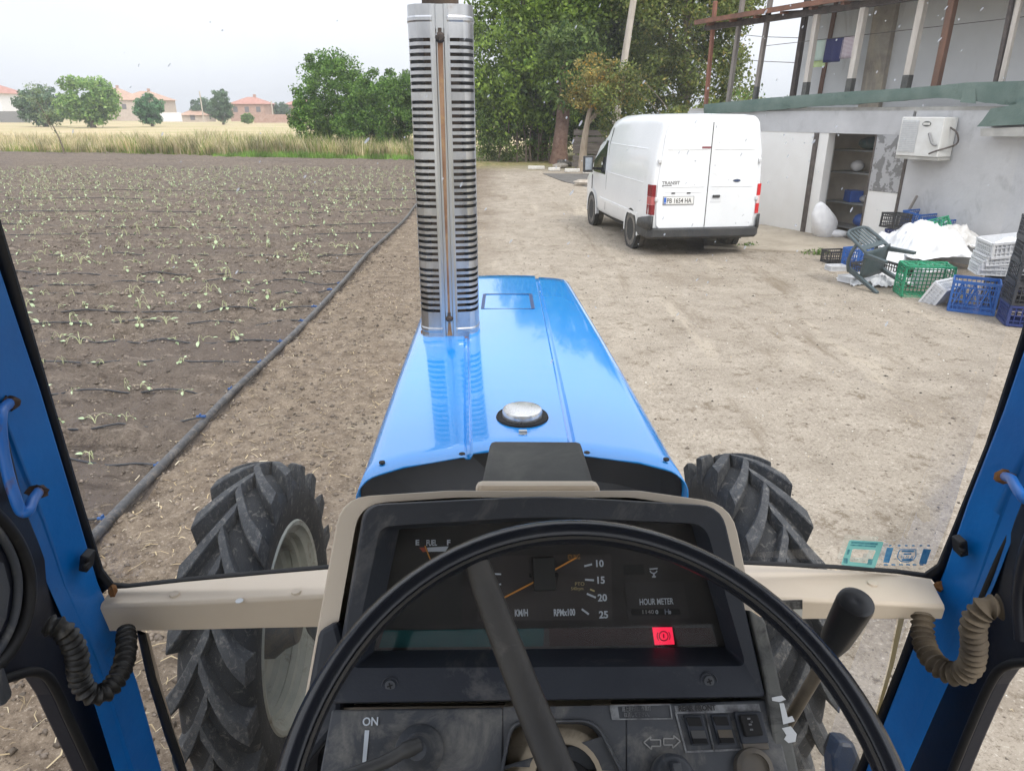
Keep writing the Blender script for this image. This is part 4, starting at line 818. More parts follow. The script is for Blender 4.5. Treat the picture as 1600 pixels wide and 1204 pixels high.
MB().tube([(-.8, .2, .28), (-.8, 2.6, .3)], .05, 6).build('chassis_rail', vg, van); MB().box((0, 1.2, .33), (1.5, 4.2, .12)).build('floor_pan', vg, van)
MB().tube([(-.85, 0, .33), (.85, 0, .33)], .06, 8).build('rear_axle', vg, van)
# ================================================================ crates, sheets, chair
cb = M('crate_blue2', (.015, .095, .34), (.02, .12, .42), scale=6, rough=.5, dust=(.2, .22, .26), dlo=.6, dhi=.85, dscale=7); cg = M('crate_green', (.01, .22, .11), (.012, .28, .14), scale=8, rough=.45); ck = M('crate_black', (.02, .022, .026), (.05, .05, .055), scale=8, rough=.5); cw = M('crate_white', (.68, .69, .71), (.6, .61, .63), scale=8, rough=.4); cn = M('crate_navy', (.02, .035, .13), (.03, .045, .17), scale=8, rough=.5)
def crate_mesh(mat, w=.6, d=.4, h=.3, nx=9, nz=4, diag=False, name='crate', solid=False):
    b = MB(); t = .012
    for x in (-1, 1):
        for y in (-1, 1): b.box((x*(w/2-t), y*(d/2-t), h/2), (.03, .03, h))
    for z in (h-.014, .012):
        b.box((0, -d/2, z), (w+.006, .02, .028)); b.box((0, d/2, z), (w+.006, .02, .028)); b.box((-w/2, 0, z), (.02, d-.02, .028)); b.box((w/2, 0, z), (.02, d-.02, .028))
    for s in (-1, 1):
        for i in range(1, nx): b.box((-w/2+w*i/nx, s*d/2, h/2), (.010, t, h-.04))
        for i in range(1, nx*2//3+1): b.box((s*w/2, -d/2+d*i/(nx*2//3+1), h/2), (t, .010, h-.04))
        for j in range(1, nz): b.box((0, s*(d/2-.001), h*j/nz), (w-.03, t*.8, .012)); b.box((s*(w/2-.001), 0, h*j/nz), (t*.8, d-.03, .012))
        if diag:
            for i in range(3):
                x0 = -w/2+.05+i*(w-.1)/3; x1 = x0+(w-.1)/3
                for xa, xb_ in ((x0, (x0+x1)/2), (x1, (x0+x1)/2)): b.tube([(xa, s*(d/2+.004), .06), (xb_, s*(d/2+.004), h-.06)], .012, 4)
    for i in range(1, 12): b.box((-w/2+w*i/12, 0, .012), (.012, d-.02, .01))
    for i in range(1, 8): b.box((0, -d/2+d*i/8, .016), (w-.02, .012, .01))
    if solid:
        b.box((0, 0, .008), (w-.02, d-.02, .004))
        for s in (-1, 1): b.box((0, s*(d/2-.014), h*.47), (w-.05, .003, h*.82)); b.box((s*(w/2-.014), 0, h*.47), (.003, d-.05, h*.82))
    o = b.build(name, mat, smooth=0); return o
proto = {k: crate_mesh(m_, **kw) for k, (m_, kw) in dict(blue=(cb, dict(diag=True, h=.30, nx=10, nz=5)), green=(cg, dict(diag=True, h=.32)), black=(ck, dict(h=.24)), white=(cw, dict(h=.20, nx=12, nz=3, solid=True)), navy=(cn, dict(h=.24))).items()}
used_p = set()
def crate(kind, px, py, label, z=0, rz=0, rx=0, ry=0, sc=(1, 1, 1), zref=None, grp='plastic crates heaped by the annex'):
    o = proto[kind]
    if kind in used_p: o = o.copy(); col.objects.link(o)
    used_p.add(kind); g_ = G(px, py, zref if zref is not None else z); o.location = (g_.x, g_.y, z); o.rotation_euler = (rx, ry, rz); o.scale = sc
    return tag(o, label, 'crate', grp)
Q = math.pi/2
# right hand group
crate('blue', 1516, 484, 'upright blue crate at the front of the heap, under the stacked white trays', rz=-.55, sc=(.82, .9, 1.28))
crate('black', 1562, 478, 'black crate in the front row, right of the blue crate', rz=-.25, sc=(.6, .9, 1.5), z=.0)
crate('navy', 1590, 470, 'navy crate behind the black crate, under the white trays', rz=-.2, sc=(.8, .9, 1.5))
for k, lb in enumerate(('lowest white tray of the stack on the blue crate', 'second white tray from the bottom of the stack on the blue crate', 'third white tray from the bottom of the stack on the blue crate', 'topmost white tray of the stack on the blue crate')):
    crate('white', 1550+k*2, 474-k*0, lb, z=.395+k*.075+(.0 if k < 3 else .03), zref=.0, rz=-.28+.07*k, ry=-.04*k, rx=.02*k, sc=(1.02, .95, .62 if k < 3 else 1), grp='white trays stacked on the blue crate')
stk = [('navy', 'navy crate at the bottom of the tall stack at the frame edge')]+[('black', f'black crate, {w_} in the tall stack at the frame edge') for w_ in ('second from the bottom', 'third from the bottom', 'fourth from the bottom', 'topmost')]
for k, (kd_, lb) in enumerate(stk): crate(kd_, 1610, 505, lb, z=.245*k, zref=0, rz=-.35+random.uniform(-.04, .04), grp='crates in the tall stack at the frame edge')
# leaning white tray, green crate on its side
crate('white', 1481, 470, 'white tray leaning on edge between the green and the blue crate', z=.02, rx=-1.1, rz=.55, sc=(.85, 1.0, 1))
crate('white', 1462, 442, 'white tray standing tilted behind the leaning white tray', z=.05, rx=-1.2, rz=.3, sc=(.9, .95, 1))
crate('green', 1432, 456, 'green crate lying on its side under the white sheeting', z=.21, zref=.0, rx=Q+.05, rz=-.15, sc=(1.0, 1.05, 1.0))
# back row on top
crate('black', 1388, 402, 'small black crate at the top left of the heap', z=.50, zref=.0, rz=.35, sc=(.62, .7, 1.0), ry=.05)
crate('blue', 1424, 400, 'blue crate on top of the heap, right of the small black crate', z=.50, zref=.0, rz=.45, rx=.12, sc=(.85, .8, .85))
crate('navy', 1404, 404, 'navy crate under the topmost blue crate', z=.25, zref=.0, rz=.3, sc=(.8, .8, 1))
crate('green', 1444, 414, 'green crate tipped forward on top of the white sheeting', z=.50, zref=.0, rx=-.55, rz=.3, ry=-.15, sc=(.95, .75, .6))
crate('blue', 1460, 405, 'blue crate behind the tipped green crate near the wall', z=.42, zref=0, rz=.3, sc=(.8, .8, .85))
# left foot of the heap
crate('black', 1304, 410, 'low black crate at the left end of the heap', rz=.15, sc=(.58, .7, .85))
crate('blue', 1340, 420, 'blue crate behind the chair back at the left of the heap', rz=.35, sc=(.66, .8, 1.1))
crate('black', 1352, 436, 'black crate partly hidden behind the chair legs', rz=.35, sc=(.6, .7, 1.0))
crate('white', 1306, 422, 'small white tray in front of the low black crate', rz=.1, sc=(.45, .5, .4))
crate('white', 1332, 440, 'flat white tray on the ground left of the chair', rz=.5, sc=(.62, .6, .45), ry=.06)
# support boxes hidden in the heap are real crates too
crate('black', 1412, 438, 'black crate showing under the middle of the white sheeting', rz=.2, z=0, sc=(.9, .9, 1.2))
# white sheeting
wsheet = M('white_sheeting', (.72, .73, .74), (.64, .65, .67), scale=9, rough=.35, bump=.5, bscale=12, bdist=.02)
def sheet(px, py, w_, d_, H, rz, seed, label, mat=wsheet, z0=0.0, slope=(0, 0), name='plastic_sheet', rim=.25):
    g_ = G(px, py); n = 46; u = np.linspace(-1, 1, n); U, V_ = np.meshgrid(u, u); rr = (np.abs(U)**2.6+np.abs(V_)**2.6)**(1/2.6)
    wob = 1+.28*vnoise(U*2+9, V_*2, seed)+.1*vnoise(U*6, V_*6, seed+1); fold = .16*np.abs(vnoise(U*2.4+V_*1.5, V_*3-U, seed+2))+.13*np.abs(vnoise(U*6+V_*3, V_*6, seed+3))+.05*vnoise(U*15, V_*15, seed+4)
    Z = H*np.clip(1-np.clip((rr-rim)/(1-rim), 0, 1.3)**1.5, -.1, 1)+fold*(.5+H)+slope[0]*U+slope[1]*V_; Z = np.maximum(Z, .004)+z0
    X_ = U*w_/2*wob; Y_ = V_*d_/2*wob; P_ = np.stack([X_, Y_, Z], -1).reshape(-1, 3); i_, j_ = np.meshgrid(np.arange(n-1), np.arange(n-1), indexing='ij'); a_ = (i_*n+j_).ravel()
    o = npmesh(name, P_, np.stack([a_, a_+1, a_+n+1, a_+n], 1), mat, smooth=True); s_ = o.modifiers.new('th', 'SOLIDIFY'); s_.thickness = .003; o.location = (g_.x, g_.y, 0); o.rotation_euler = (0, 0, rz)
    return tag(o, label, 'plastic sheet', 'white sheeting thrown over the crates')
sheet(1440, 428, 1.15, 1.0, .30, .3, 31, 'large crumpled white plastic sheet draped over the middle of the heap', z0=.34, slope=(.03, .08), rim=.5)
sheet(1415, 408, 1.2, .7, .26, .2, 41, 'white plastic sheet bunched up below the top crates', z0=.22)
sheet(1372, 412, .8, .7, .36, .3, 51, 'small white plastic sheet heaped behind the chair', z0=.05)
sheet(1480, 418, .8, .7, .25, 0, 61, 'crumpled off white sheet at the right of the heap beside the trays', M('offwhite_sheet', (.55, .53, .5), (.66, .65, .63), scale=8, rough=.5), z0=.36)
sheet(1398, 432, .9, .5, .22, .15, 91, 'white plastic sheet crumpled between the chair and the green crate', z0=.12)
sheet(1352, 440, .7, .4, .07, .2, 71, 'flattened white plastic film lying under the chair', z0=.0)
sheet(1388, 444, .7, .35, .12, .1, 75, 'loose grey white film on the ground between chair and green crate', M('grey_film', (.5, .51, .54), (.66, .67, .68), scale=9, rough=.4), z0=.0)
sheet(1558, 470, .66, .55, .1, -.2, 81, 'white netting lying over the stacked trays', z0=.66)
# plastic chair, tipped over backwards against the heap
chm = M('chair_green_grey', (.045, .068, .078), (.07, .095, .105), scale=6, rough=.4)
ch = empty('plastic_chair', (0, 0, 0)); tag(ch, 'dark grey green plastic garden chair tipped over in front of the heap', 'chair')
b = MB(); b.grid([[Vector((x*(.23+.02*(y+.2)), y, .42-.03*math.cos(x*1.5)+.012*(abs(y)*4)**2*.2)) for x in np.linspace(-1, 1, 9)] for y in np.linspace(-.22, .24, 7)]); o = b.build('seat', chm, ch, smooth=60); s_ = o.modifiers.new('th', 'SOLIDIFY'); s_.thickness = .012
b = MB()     # back: two uprights, top band, slats
for x in (-.21, .21): b.tube(cat([(x, .2, .40), (x*.98, .27, .62), (x*.9, .33, .84)], 4), [.028]*9, 8)
b.tube(cat([(-.19, .33, .84), (-.1, .35, .875), (.1, .35, .875), (.19, .33, .84)], 4), .024, 8)
for i in range(5): x = -.12+.06*i; b.hexa([Vector((x+dx, y+dy, z)) for y, z in ((.235, .50), (.335, .86)) for dx, dy in ((-.019, 0), (.019, 0), (.019, .01), (-.019, .01))])
b.hexa([Vector((x, y+dy, z)) for y, z in ((.225, .46), (.245, .54)) for x, dy in ((-.2, 0), (.2, 0), (.2, .012), (-.2, .012))])
b.build('backrest', chm, ch, smooth=40)
for sx_ in (-1, 1):
    for fy in (-1, 1):
        x0, y0 = sx_*.215, (-.2 if fy < 0 else .2); x1, y1 = sx_*.27, (-.27 if fy < 0 else .28); top_ = .64 if fy < 0 else .43; b = MB()
        d1 = Vector((sx_*.05, 0, 0)); d2 = Vector((0, -fy*.06, 0)); A_ = Vector((x0, y0, top_)); B_ = Vector((x1, y1, 0))
        b.hexa([B_-d1*.5, B_+d1*.5, B_+d1*.5+d2*.7, B_-d1*.5+d2*.7, A_-d1*.5, A_+d1*.5, A_+d1*.5+d2*1.2, A_-d1*.5+d2*1.2]); b.build('leg', chm, ch, smooth=0, bev=.005)
    b = MB(); b.tube(cat([(sx_*.225, -.2, .63), (sx_*.255, -.05, .65), (sx_*.25, .12, .64), (sx_*.2, .27, .62)], 5), .022, 8, sq=1.3); b.build('armrest', chm, ch, smooth=60)
c0 = G(1366, 450); ch.location = (c0.x-.02, c0.y+.1, .36)
ch.rotation_mode = 'XYZ'
mm_ = Matrix.Rotation(R(22), 4, 'Z') @ Matrix.Rotation(R(-10), 4, 'Y') @ Matrix.Rotation(R(-76), 4, 'X') @ Matrix.Scale(.93, 4) @ Matrix.Rotation(math.pi, 4, 'Z') @ Matrix.Translation((0, 0, -.42))
ch.matrix_world = Matrix.Translation((c0.x-.05, c0.y+.05, .36)) @ mm_
# ================================================================ tractor (everything below in its own frame, x right, y forward)
tr = empty('tractor', TO, TY); tag(tr, 'blue tractor seen from the driver seat, with beige dash, black steering wheel and glossy bonnet', 'tractor')
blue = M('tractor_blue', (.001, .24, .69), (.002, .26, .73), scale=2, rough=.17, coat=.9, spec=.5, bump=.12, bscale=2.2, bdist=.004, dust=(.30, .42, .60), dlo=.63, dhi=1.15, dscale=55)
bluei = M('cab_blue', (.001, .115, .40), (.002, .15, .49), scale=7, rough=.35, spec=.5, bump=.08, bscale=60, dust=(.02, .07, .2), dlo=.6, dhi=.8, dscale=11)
beige = M('beige_paint', (.62, .53, .42), (.67, .585, .475), scale=4, rough=.5, spec=.4, dust=(.38, .30, .21), dlo=.66, dhi=.8, dscale=13)
plast = M('dash_plastic', (.016, .020, .030), (.026, .031, .042), scale=7, rough=.55, bump=.12, bscale=300, bdist=.002, dust=(.15, .145, .14), dlo=.54, dhi=.76, dscale=9)
plasd = M('dash_plastic_dusty', (.046, .052, .064), (.078, .082, .09), scale=9, rough=.6, bump=.15, bscale=280, bdist=.002, dust=(.24, .23, .21), dlo=.52, dhi=.74, dscale=14)
black = M('black_rubber', (.004, .004, .005), (.010, .010, .011), scale=20, rough=.6, dust=(.10, .09, .07), dlo=.66, dhi=.85, dscale=25)
blk = M('flat_black', (.006, .006, .007), rough=.8); wheelm = M('wheel_plastic', (.010, .012, .018), (.014, .016, .022), scale=9, rough=.27, spec=.5, dust=(.05, .05, .052), dlo=.6, dhi=.9, dscale=14)
spokem = M('spoke_plastic', (.028, .027, .027), (.05, .047, .043), scale=10, rough=.5, bump=.15, bscale=200, bdist=.002, dust=(.14, .13, .115), dlo=.58, dhi=.85, dscale=20)
rust = M('rust', (.16, .065, .02), (.28, .14, .05), scale=18, rough=.9); wtx = M('print_white', (.55, .60, .66), rough=.5); wtd = M('print_faded', (.26, .27, .28), (.1, .1, .11), scale=60, rough=.6, lo=.4, hi=.6); org = M('needle_orange', (.62, .26, .03), rough=.4)
# ---- bonnet
ZH = 1.62
def hood_sec(v):   # v 0 rear .. 1 front
    w_ = .337*(1-v)+.305*v; c = .105*(1-v)+.15*v; rc = .045; q = []
    zs = ZH+.006*math.sin(v*3.1)
    q += [(-w_-.012, 1.15), (-w_-.008, 1.35), (-w_, zs-rc)]
    for i in range(1, 7): a = math.pi/2*i/6; q.append((-w_+rc-rc*math.cos(a), zs-rc+rc*math.sin(a)))
    for x, dz in ((-w_*.72, .004), (-c-.016, .006), (-c-.010, .0005), (-c-.004, .0005), (-c+.003, .012), (-c+.03, .0125), (-.06, .0135), (0, .014), (.06, .0135), (c-.03, .0125), (c-.003, .012), (c+.004, .0005), (c+.010, .0005), (c+.016, .006), (w_*.72, .004)): q.append((x, zs+dz))
    for i in range(6, 0, -1): a = math.pi/2*i/6; q.append((w_-rc+rc*math.cos(a), zs-rc+rc*math.sin(a)))
    q += [(w_, zs-rc), (w_+.008, 1.35), (w_+.012, 1.15)]; return q
rows = []; CAP = None
for i in range(25):
    v = i/24; row = []
    for x, z in hood_sec(v):
        yr = 1.245+.10*max(0, 1-(x/.34)**2); yf = 3.06-.03*(x/.3)**2; row.append(Vector((x, yr+(yf-yr)*v, z)))
    rows.append(row)
yf_ = rows[-1]
for dy, dz, k in ((.022, -.006, 1), (.04, -.022, .995), (.05, -.06, .985), (.055, -.3, .98)): rows.append([Vector((p.x*k, p.y+dy, min(p.z, ZH+.02)+dz if p.z > 1.4 else p.z)) for p in yf_])
hood = MB().grid(rows).build('bonnet', blue, tr, smooth=28)
s_ = hood.modifiers.new('th', 'SOLIDIFY'); s_.thickness = .003; s_.offset = -1
cp = tz(816, 652, ZH+.014)
b = MB(); b.lathe([(.0, .0045), (.058, .0045), (.060, .006), (.062, 0)], cp, (0, 0, 1), 40); b.build('filler_recess', blk, hood)
b = MB(); b.lathe([(.046, .001), (.047, .015), (.045, .022), (.040, .0235), (.0, .0225)], cp, (0, 0, 1), 40); cm_ = M('worn_chrome', (.62, .62, .62), (.75, .75, .74), scale=20, rough=.22, metal=.9, rough2=.4, dust=(.6, .6, .58), dlo=.55, dhi=.75, dscale=30); b.build('fuel_cap', cm_, hood, smooth=40)
for px, py, rr in ((817, 677, .008),): p = tz(px, py, ZH+.014); b = MB(); b.lathe([(.010, 0), (.009, .004), (0, .005)], p, (0, 0, 1), 12); b.box(p+Vector((.0, 0, .006)), (.018, .008, .004)); b.build('bolt', M('zinc', (.5, .5, .49), rough=.4, metal=.7), hood)
for px, py in ((597, 722), (722, 709), (917, 707), (1041, 717)): p = tz(px, py, ZH+.006); b = MB(); b.lathe([(.0065, -.002), (.0065, .0015), (0, .002)], p, (0, 0, 1), 12); b.build('screw', blk, hood)
q = [tz(*a, ZH+.0195) for a in ((757, 459), (829, 459), (833, 482), (754, 482))]
dx = Vector((1, 0, 0)); b = MB()
for i in range(4):
    p, r_ = q[i], q[(i+1) % 4]; dd = (r_-p).normalized(); pp_ = Vector((-dd.y, dd.x, 0))*(.006 if i in (1, 3) else .0035); b.slab([p-pp_, r_-pp_, r_+pp_, p+pp_], (0, 0, -.004), m=0)
b.build('latch_seam', M('seam_blue', (.003, .03, .12), rough=.4), hood, smooth=0)
# firewall seen under the rear edge, engine, chassis
sec = [(x*.985, z-.006) for x, z in hood_sec(0)]
b = MB(); b.slab([Vector((x, 1.275+.10*max(0, 1-(x/.34)**2), z)) for x, z in sec], (0, .03, 0)); b.build('firewall', M('firewall', (.014, .017, .024), (.03, .032, .036), scale=8, rough=.4, dust=(.12, .11, .09), dlo=.6, dhi=.8, dscale=9), tr, smooth=0); firew = MATS['firewall']
for s in (-1, 1):
    b = MB(); rr_ = [Vector((x, 1.235+.10*max(0, 1-(x/.34)**2)+.0, z)) for x, z in hood_sec(0)]
eng = M('engine_grey', (.06, .065, .07), (.12, .12, .12), scale=6, rough=.6, dust=(.2, .17, .13), dlo=.5, dhi=.7, dscale=6)
b = MB(); b.box((0, 1.6, .85), (.42, 2.6, .62)); b.box((0, 2.5, .7), (.34, 1.1, .3)); b.box((0, .3, .7), (.5, 1.6, .5)); b.build('engine_block', eng, tr, bev=.03)
# ---- exhaust stack with slotted shield
sp = T(W(704, 527, 1)); _d = tray(704, 527); SP = tz(703, 527, ZH+.006); SP.y += .075; SH = ty(690, 6, SP.y-.075).z-SP.z
gal = M('galvanised', (.40, .41, .43), (.58, .59, .61), scale=14, rough=.30, metal=1, rough2=.42, stretch=(1, 1, .25), bump=.03, bscale=20, dust=(.34, .27, .21), dlo=.58, dhi=.85, dscale=12)
ex = empty('exhaust_stack', SP); ex.parent = tr
P2_ = [(-.021, -.079), (-.026, -.082), (-.066, -.076), (-.084, -.060), (-.092, -.036), (-.094, .0), (-.085, .042), (-.06, .075), (-.02, .088), (.02, .088), (.06, .075), (.085, .042), (.094, .0), (.092, -.036), (.084, -.060), (.066, -.076), (.026, -.082), (.021, -.079)]
P2 = P2_
zs = [0, .010, .024, .030, .05]; kinds = ['b']*4; z = .05+.035
slots = []; z = .085
_pt = (SH-.085-.075)/(40+4*.72)
for g_ in range(5):
    for k in range(8): slots.append((z, z+_pt*.5)); z += _pt
    z += _pt*.72
    
b = MB(); n_ = len(P2)
def ring(z, k=1.0, o=0.0): return [Vector((x*k, y*k+o, z)) for x, y in P2]
zl_ = [0, .018, .022, .030, .034, .06]; zk = [1, 1, 1.022, 1.022, 1, 1]
lv = list(zip(zl_, zk))
for a_, c_ in slots: lv += [(a_, 1), (c_, 1)]
top0 = slots[-1][1]+.012; lv += [(top0, 1), (top0+.028, 1), (top0+.032, 1.022), (top0+.04, 1.022), (top0+.044, 1), (SH, 1)]
# columns: subdivide panel columns so that slots end before the centre strip
cols = []
for i in range(n_-1):
    a_, c_ = Vector(P2[i]+(0,)), Vector(P2[i+1]+(0,))
    if i == 1: cols += [(P2[1], 0), ((a_.lerp(c_, .04).x, a_.lerp(c_, .04).y), 1)]
    elif i == 15: cols += [(P2[15], 1), ((a_.lerp(c_, .96).x, a_.lerp(c_, .96).y), 0)]
    elif i in (2, 3, 14, 13): cols.append((P2[i], 1))
    elif i == 4: cols += [(P2[4], 1), ((a_.lerp(c_, .6).x, a_.lerp(c_, .6).y), 0)]
    elif i == 12: cols += [(P2[12], 0), ((a_.lerp(c_, .4).x, a_.lerp(c_, .4).y), 1)]
    else: cols.append((P2[i], 0))
cols.append((P2[-1], None))
_c2 = []       # round the folded corners
for i in range(len(cols)-1):
    _c2.append(cols[i])
    if 3 < i < len(cols)-4:
        p0, p1, p2, p3 = [Vector(cols[k][0]+(0,)) for k in (i-1, i, i+1, i+2)]
        for t in (.33, .67): q_ = .5*((2*p1)+(p2-p0)*t+(2*p0-5*p1+4*p2-p3)*t*t+(3*p1-p0-3*p2+p3)*t**3); _c2.append(((q_.x, q_.y), cols[i][1]))
cols = _c2+[cols[-1]]; F_ = []; V_ = []
taper = lambda z: 1-.02*z
for z, k in lv: V_ += [Vector((x*k*taper(z), y*k*taper(z), z)) for (x, y), _ in cols]
nc_ = len(cols); sl = set()
for i in range(len(lv)-1):
    isslot = any(abs(lv[i][0]-a_) < 1e-6 and abs(lv[i+1][0]-c_) < 1e-6 for a_, c_ in slots)
    for j in range(nc_-1):
        if isslot and cols[j][1] == 1: continue
        F_.append((i*nc_+j, i*nc_+j+1, (i+1)*nc_+j+1, (i+1)*nc_+j))
b.add(V_, F_); shd = b.build('heat_shield', gal, ex, smooth=0); s_ = shd.modifiers.new('th', 'SOLIDIFY'); s_.thickness = .0018
b = MB(); b.grid([[Vector((x*taper(z), y*taper(z), z)) for x, y in ((-.021, -.079), (-.013, -.079), (-.010, -.074), (.010, -.074), (.013, -.079), (.021, -.079))] for z in (0, .3, .6, SH)])
strip_m = M('strip_metal', (.55, .56, .57), (.62, .63, .64), scale=10, rough=.35, metal=1, stretch=(1, 1, .2)); st_ = b.build('centre_strip', strip_m, ex, smooth=30)
rst = M('rust_streak', (.16, .07, .035), (.33, .20, .12), scale=12, rough=.7, metal=.35, stretch=(3, 3, .5), dust=(.42, .27, .12), dlo=.5, dhi=.7, dscale=14)
b = MB(); b.grid([[Vector((-wd, -.0746, z)), Vector((wd, -.0746, z))] for z, wd in ((.06, .0035), (.25, .003), (.45, .005), (.7, .0065), (.86, .0075))]); b.build('rust_streak', rst, ex, smooth=0)
b = MB(); b.grid([[Vector((-wd, -.0748, z)), Vector((wd, -.0748, z))] for z, wd in ((.004, .009), (.02, .006), (.05, .004))]); b.build('rust_streak', rst, ex, smooth=0)
for z, k in ((.062, .010), (.868, .013)):
    b = MB(); b.lathe([(k*1.15, -.002), (k, .004), (k*.7, .010), (0, .012)], (0, -.0755, z), (0, -1, 0), 12); b.box((0, -.086, z), (.006, .004, k*1.4)); b.box((0, -.0755, z+k*1.3), (.010, .008, .014)); b.build('screw', M('burnt_black', (.02, .017, .015), (.06, .04, .03), scale=40, rough=.7), ex, bev=.001)
MB().lathe([(.052, -.01), (.052, SH+.03), (.047, SH+.03), (.047, .5)], (0, 0, 0), (0, 0, 1), 24).build('exhaust_pipe', M('pipe_rust', (.035, .03, .028), (.10, .07, .05), scale=9, rough=.85), ex, smooth=40)
MB().lathe([(.0, .0), (.098, .0), (.1, .003), (.098, .006), (.0, .006)], (0, 0, -.004), (0, 0, 1), 24).build('base_plate', rust, ex)
# ---- front wheels
rubber = M('tyre_rubber', (.010, .012, .015), (.020, .022, .026), scale=9, rough=.72, bump=.35, bscale=70, bdist=.004, dust=(.20, .185, .165), dlo=.56, dhi=.74, dscale=32)
rubt = M('lug_rubber', (.028, .030, .034), (.055, .058, .062), scale=14, rough=.8, bump=.9, bscale=160, bdist=.003, dust=(.19, .18, .165), dlo=.52, dhi=.74, dscale=45)
rimm = M('rim_paint', (.36, .37, .32), (.46, .46, .40), scale=7, rough=.6, dust=(.20, .17, .13), dlo=.55, dhi=.72, dscale=11)
WR, WZ, WY = .585, .577, 2.10
def front_wheel(s, xc):
    wh_ = empty('front_wheel', (xc, WY, WZ)); wh_.parent = tr; hw = .155
    rd_ = lambda w: WR-.045-.9*max(0, abs(w)-.02)**2*2.2
    prof = [(.355, -.13), (.40, -.150), (.45, -.160), (.49, -.156), (rd_(.14)-.006, -.142)]+[(rd_(w), w) for w in np.linspace(-.12, .12, 9)]+[(rd_(.14)-.006, .142), (.49, .156), (.45, .160), (.40, .150), (.355, .13), (.35, .1), (.35, -.1)]
    ty_ = MB().lathe(prof, (0, 0, 0), (1, 0, 0), 72, closed=True).build('tyre', rubber, wh_, smooth=40)
    N = 19
    for side in (-1, 1):
        for k in range(N):
            a0 = 2*math.pi*(k+(.5 if side > 0 else 0))/N+(.11 if s > 0 else .02); rows = []; n = 8
            for i in range(n+1):
                u = i/n; wl = side*(-.018+.178*u); an = a0-(.40*u+.05*math.sin(u*3.1)); rb = rd_(wl)-.012 if u < .99 else rd_(.15)-.02; rt_ = WR-.001-.75*max(0, abs(wl)-.05)**2*2.0
                if u > .9: rb -= .012
                half_t = (.030+.004*u)/WR; half_b = half_t*1.35; row = []
                for (r_, da) in ((rb, -half_b), (rt_-.004, -half_t*1.04), (rt_, -half_t*.86), (rt_, half_t*.86), (rt_-.004, half_t*1.04), (rb, half_b)):
                    a = an+da; row.append(Vector((wl, -math.cos(a)*r_, math.sin(a)*r_)))
                rows.append(row)
            b = MB(); b.grid(rows)
            for r0, idx in ((rows[0], 0), (rows[-1], 1)): b.add(r0, [tuple(range(6))])
            # shoulder drop
            e = rows[-1]; low = [Vector((side*.150, p.y*.89, p.z*.89)) for p in e]; b.grid([e, low]); b.add(low, [tuple(range(6))])
            b.build('lug', rubt, ty_, smooth=30)
    inn = -s    # side facing the tractor
    pr = [(.372, .135), (.365, .145), (.350, .140), (.345, .125), (.332, .115), (.322, .105), (.320, .07), (.306, .062), (.304, .03), (.312, .022), (.308, -.005), (.290, -.02), (.285, -.05), (.26, -.07), (.16, -.05), (.10, -.03), (.0, -.03)]
    b = MB(); b.lathe([(r_, h) for r_, h in pr], (0, 0, 0), (inn, 0, 0), 56, cap=False); b.build('rim', rimm, wh_, smooth=40)
    b = MB(); b.lathe([(.12, -.04), (.12, .05), (.09, .1), (.07, .16), (0, .16)], (0, 0, 0), (inn, 0, 0), 20); b.build('hub', eng, wh_, smooth=40)
    wh_.scale = (.70, 1, 1); return wh_
xl = tx  # alias kept for clarity of the frame helpers
front_wheel(-1, -.876); front_wheel(1, .836)
b = MB(); b.tube([(-.62, WY, WZ+.02), (0, WY, WZ-.02), (.62, WY, WZ+.02)], [.075, .12, .075], 14)
for s in (-1, 1): b.ball((s*.62, WY, WZ+.04), .12, 14); b.ball((s*.60, WY-.02, WZ+.17), .055, 10); b.box((s*.62, WY, WZ+.12), (.09, .12, .16)); b.tube([(s*.62, WY-.16, WZ), (s*.25, WY-.2, WZ)], .018, 8)
b.build('front_axle', M('axle_grey', (.12, .13, .14), (.24, .24, .24), scale=9, rough=.6, dust=(.3, .26, .2), dlo=.55, dhi=.75, dscale=12), tr, smooth=40)
for s in (-1, 1):   # rear wheels (outside the frame)
    w_ = MB(); w_.lathe([(.4, -.18), (.7, -.22), (.82, -.2), (.84, 0), (.82, .2), (.7, .22), (.4, .18)], (s*.95, -.55, .84), (1, 0, 0), 40, closed=True); w_.lathe([(.41, .02), (.1, .02), (0, .02)], (s*.95, -.55, .84), (1, 0, 0), 30); w_.build('rear_wheel', rubber, tr, smooth=40)

# ---- instrument binnacle : plane facing the driver
NB = Vector((0, -math.cos(R(36)), math.sin(R(36)))); PB = td(860, 915, .72)
def fp(px, py, o=0): return tp(px, py, PB+NB*o, NB)        # o > 0 toward the driver
UB = Vector((1, 0, 0)); VB = NB.cross(UB)*-1
if VB.z < 0: VB = -VB
def rnd(poly, r, n=5):      # round the corners of a pixel polygon
    out = []; m = len(poly)
    for i in range(m):
        p0, p1, p2 = [np.array(poly[(i+k) % m][:2], float) for k in (-1, 0, 1)]; rr = poly[i][2] if len(poly[i]) > 2 else r
        d0 = p0-p1; d2 = p2-p1; a = p1+d0/np.linalg.norm(d0)*min(rr, np.linalg.norm(d0)*.45); c = p1+d2/np.linalg.norm(d2)*min(rr, np.linalg.norm(d2)*.45)
        for k in range(n+1): t = k/n; out.append(tuple(a*(1-t)**2+2*p1*t*(1-t)+c*t*t))
    return out
outer = rnd([(566, 786, 26), (850, 772, 60), (1132, 788, 34), (1202, 1092, 8), (512, 1102, 8)], 20)
inner = rnd([(594, 822, 18), (850, 806, 60), (1102, 818, 24), (1166, 1040, 14), (548, 1043, 14)], 16)
O0 = [fp(x, y, -.002) for x, y in outer]; I0 = [fp(x, y, -.004) for x, y in inner]
glp = rnd([(624, 826, 4), (850, 812, 40), (1080, 818, 4), (1134, 1010, 3), (584, 1016, 3)], 4)
GO = -.045; I1 = [fp(x, y, GO) for x, y in glp]
cO = sum(O0, Vector())/len(O0)
